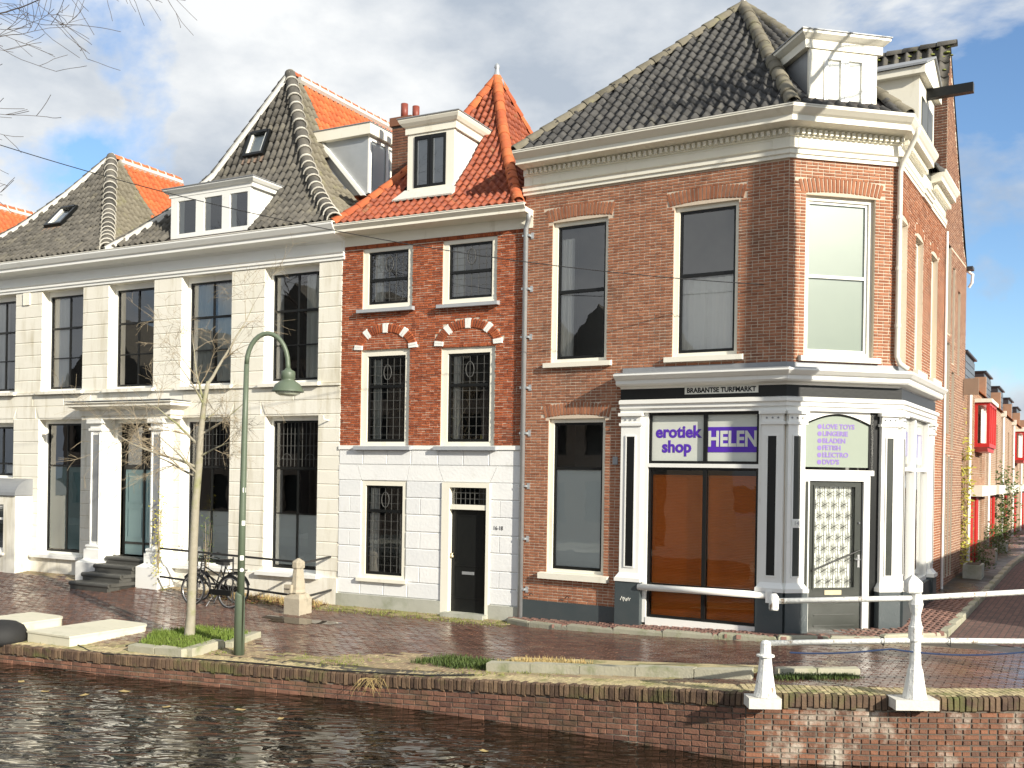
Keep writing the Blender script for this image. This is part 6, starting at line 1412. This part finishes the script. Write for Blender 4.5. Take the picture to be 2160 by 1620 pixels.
# ================================================================== trees
def tree(name, loc, lbl, trunk, tr, limbs, seed, twigs, bark, twm, tw_len, droop, nlev=3, tw_r=.006, n_sub=9, rmin=.003):
    rr = random.Random(seed); r = empty(name, loc, 0, label=lbl, category='tree')
    m = MB(); m.tube(trunk, tr, 10); m.obj('trunk', bark, r, smooth=True)
    mb = MB(); tw = MB()
    def grow(p, v, length, rad, lev):
        k = max(3, int(length / .16)); pts = [p.copy()]; rs = [rad]; q = p.copy()
        for i in range(k):
            v = (v + Vector((rr.gauss(0, .10), rr.gauss(0, .10), rr.gauss(0, .08) - droop * (.04 + .05 * lev)))).normalized(); q = q + v * (length / k); pts.append(q.copy()); rs.append(max(rad * (1 - .8 * (i + 1) / k), rmin * .9))
        (mb if lev == 0 else tw).tube(pts, rs, 6 if lev == 0 else 4, False)
        if lev < nlev:
            for j in range(n_sub if lev < nlev - 1 else max(3, n_sub - 3)):
                i = rr.randint(max(1, k // 4), k); w_ = (pts[i] - pts[i - 1]).normalized(); o = w_.orthogonal().normalized(); o = Matrix.Rotation(rr.uniform(0, 6.28), 3, w_) @ o
                grow(pts[i], (w_ * .75 + o * rr.uniform(.5, 1.0)).normalized(), length * rr.uniform(.38, .62), max(rs[i] * .6, rmin), lev + 1)
    for (p, v, l, rad) in limbs: grow(Vector(p), Vector(v).normalized(), l, rad, 0)
    mb.obj('limbs', bark, r, smooth=True); tw.obj('twigs', twm, r)
    return r
x, y = -5.71, 18.28; zb = gz(x, y)
tree('young_tree', (x, y, zb), 'bare young tree with pale mossy trunk in the grassy pit', [(0, 0, -.05), (.0, 0, .12), (.02, 0, .5), (.04, 0, 1.5), (.07, 0, 2.5), (.12, 0, 3.2), (.14, 0, 3.7), (.2, 0, 4.3), (.26, 0, 4.65)], [.14, .095, .08, .075, .07, .065, .055, .045, .035],
     [((.25, 0, 4.6), (.4, .1, .9), 1.7, .032), ((.2, 0, 4.3), (-.5, .1, .85), 1.3, .024), ((.13, 0, 3.5), (-.75, .2, .6), 1.5, .028), ((.1, 0, 3.1), (-.95, -.15, .35), 1.75, .03), ((.08, 0, 2.95), (-.8, .3, .5), 1.3, .025), ((.14, 0, 3.7), (.7, .2, .5), 1.0, .022), ((.12, 0, 3.3), (.6, -.4, .55), .9, .02), ((.2, 0, 4.2), (-.35, -.5, .8), 1.1, .02), ((.16, 0, 3.9), (.2, .8, .6), 1.0, .02), ((.09, 0, 3.0), (-.5, -.7, .5), 1.2, .022)],
     21, 0, 'bark_pale', 'twig', .4, .5, 3, n_sub=6, rmin=.0024)
x, y = -12.7, 19.4; zb = gz(x, y)
tree('street_tree', (x, y, zb), 'large bare street tree reaching in with thin dark branches against the sky', [(0, 0, -.1), (0, 0, .3), (.05, 0, 2), (.1, 0, 4.5), (.1, 0, 7), (.1, 0, 9.5), (.1, 0, 12)], [.32, .25, .22, .19, .15, .1, .05],
     [((.1, 0, 7.0), (.9, -.1, .42), 4.6, .055), ((.1, 0, 8.6), (.93, -.2, .35), 4.9, .05), ((.1, 0, 9.6), (.9, -.3, .5), 5.2, .05), ((.1, 0, 7.6), (-.8, .3, .5), 3.5, .06), ((.1, 0, 8.8), (.1, -.9, .5), 3.0, .05), ((.1, 0, 10), (-.4, -.5, .8), 3.0, .05)],
     33, 0, 'bark_dark', 'bark_dark', .4, -.25, 3, n_sub=7, rmin=.0055)
# overhead wire from the street tree to the corner house
p0 = Vector((-12.2, 19.4, 9.75)); q = B + Vector((math.cos(aC), math.sin(aC))) * 4.85; p1 = Vector((q.x - .03, q.y - .04, 6.25)); pts = []
for t in np.linspace(0, 1, 40): p = p0.lerp(p1, t); p.z -= 4 * .62 * t * (1 - t); pts.append(p)
MB().tube(pts, .008, 5).obj('overhead_wire', 'iron', label='thin overhead wire strung across the house fronts', category='wire')

# ================================================================== far bank behind the camera (seen in the window reflections)
qs = [A + uW * -60 + nW * 19.5, A + uW * 1.5 + nW * 19.5]
m = MB(); m.slab([tuple(A + uW * -60 + nW * 18.6), tuple(A + uW * -60 + nW * 60), tuple(A + uW * 2 + nW * 60), tuple(A + uW * 2 + nW * 18.6)], -1.5, -.2); m.obj('far_quay', 'plinth_grey', kind='structure')
FLB = ['brick house on the far bank opposite the cream house', 'second brick house on the far bank, further from the bridge', 'third brick house along the far bank', 'fourth brick house along the far bank', 'fifth brick house at the far end of the far bank']
for k in range(5):
    a0 = -4 - k * 7.2; q = A + uW * a0 + nW * 24; h = 7.0 + (k * 37 % 3)
    r = empty('far_bank_house', (q.x, q.y, -.2), aW + math.pi, label=FLB[k], category='house', group='houses on the far bank')
    ops = [(1 + j * 2.1, 2.1 + j * 2.1, z, z + 1.9) for j in range(3) for z in (.9, 4.0, 6.6)]
    m = MB(); wall(m, 0, 7.1, 0, h, ops, depth=.2); m.quad((0, 0, 0), (0, 0, h), (0, 8, h), (0, 8, 0)); m.quad((7.1, 0, 0), (7.1, 8, 0), (7.1, 8, h), (7.1, 0, h)); m.quad((0, 8, 0), (0, 8, h), (7.1, 8, h), (7.1, 8, 0)); m.obj('wall', 'stone_house', r)
    m = MB(); m.prism([(-.2, h), (7.3, h), (3.55, h + 4)], -.1, 8); m.obj('roof', 'tile_dark', r)
    for (a, b_, z0, z1) in ops: MB().box(a, b_, .15, .2, z0, z1).obj('window', 'black_paint', r)

q = E + Vector((math.cos(aS), math.sin(aS))) * -.3 + Vector((math.sin(aS), -math.cos(aS))) * 7.2
r = empty('low_building', (q.x, q.y, 0), aS, label='low brick building across the side street from the corner house', category='building')
m = MB(); m.box(0, 42, -6, 0, -.2, 4.1); m.obj('wall', 'brick_tall', r); m = MB(); m.box(-.15, 42, -6, .12, 4.1, 4.25); m.obj('roof', 'lead', r)
for k in range(8): MB().box(1.5 + k * 5, 3 + k * 5, .0, .03, 1.0, 2.6).obj('window', 'black_paint', r)

x, y = 8.15, 13.24; zb = gz(x, y)
tq = tree('street_tree', (x, y, zb), 'bare street tree with thick trunk on the quay opposite the corner shop', [(0, 0, -.1), (0, 0, .4), (.02, 0, 3), (0, 0, 6), (.03, 0, 9), (0, 0, 11.2)], [.36, .25, .235, .22, .19, .14],
     [((0, 0, 10.5), (.6, -.3, .8), 3.0, .09), ((0, 0, 11.0), (-.3, .5, .9), 2.6, .08), ((0, 0, 11.1), (.2, .6, .9), 2.6, .07), ((0, 0, 10.8), (.3, -.8, .7), 2.8, .08), ((0, 0, 11.2), (-.1, -.1, 1), 2.6, .08)], 44, 0, 'bark_dark', 'bark_dark', .4, 0, 2, n_sub=6, rmin=.006)
# things standing in the windows of the narrow house
FM = frame(A.x, A.y, aM)
q = FM @ Vector((1.45, .18, 6.47)); r = empty('potted_orchid', q, aM, label='small white flowering orchid on the upper window sill of the narrow house', category='plant')
MB().lathe([(.035, 0), (.05, .09), (.04, .09)], 10).obj('pot', 'sign_white', r)
m = MB(); m.tube([(0, 0, .08), (-.03, 0, .2), (-.12, 0, .26)], .004, 4); m.tube([(0, 0, .08), (.04, 0, .2), (.12, 0, .25)], .004, 4); m.obj('stem', 'leaf_green', r)
m = MB()
for k in range(14): t = k / 13 * 2 - 1; m.lathe([(.0, -.012), (.024, 0), (.0, .012)], 6, (t * .14, random.uniform(-.02, .02), .27 - .06 * abs(t) + random.uniform(-.03, .03)))
m.obj('flowers', 'sign_white', r)
q = FM @ Vector((3.42, .16, 3.56)); r = empty('bird_figurine', q, aM, label='small yellow bird figurine on the first floor window sill', category='figurine')
MB().lathe([(.012, 0), (.035, .03), (.03, .07), (.012, .1)], 8).obj('body', 'leaf_yellow', r, smooth=True); MB().lathe([(.004, 0), (.02, .015), (.016, .035), (.002, .045)], 8, (-.015, 0, .09)).obj('head', 'leaf_yellow', r, smooth=True)

for k, (a, d, lbl) in enumerate(((-3.5, 21.5, 'bare tree on the far bank nearest the bridge'), (-11, 21.8, 'second bare tree on the far bank'), (-19, 21.4, 'third bare tree on the far bank'))):
    c = copy_tree(tq); x, y = lw(a, d); c.location = (x, y, -.2); c.rotation_euler = (0, 0, k * 2.1); c.scale = (1, 1, .62); c['label'] = lbl; c['group'] = 'bare trees on the far bank'
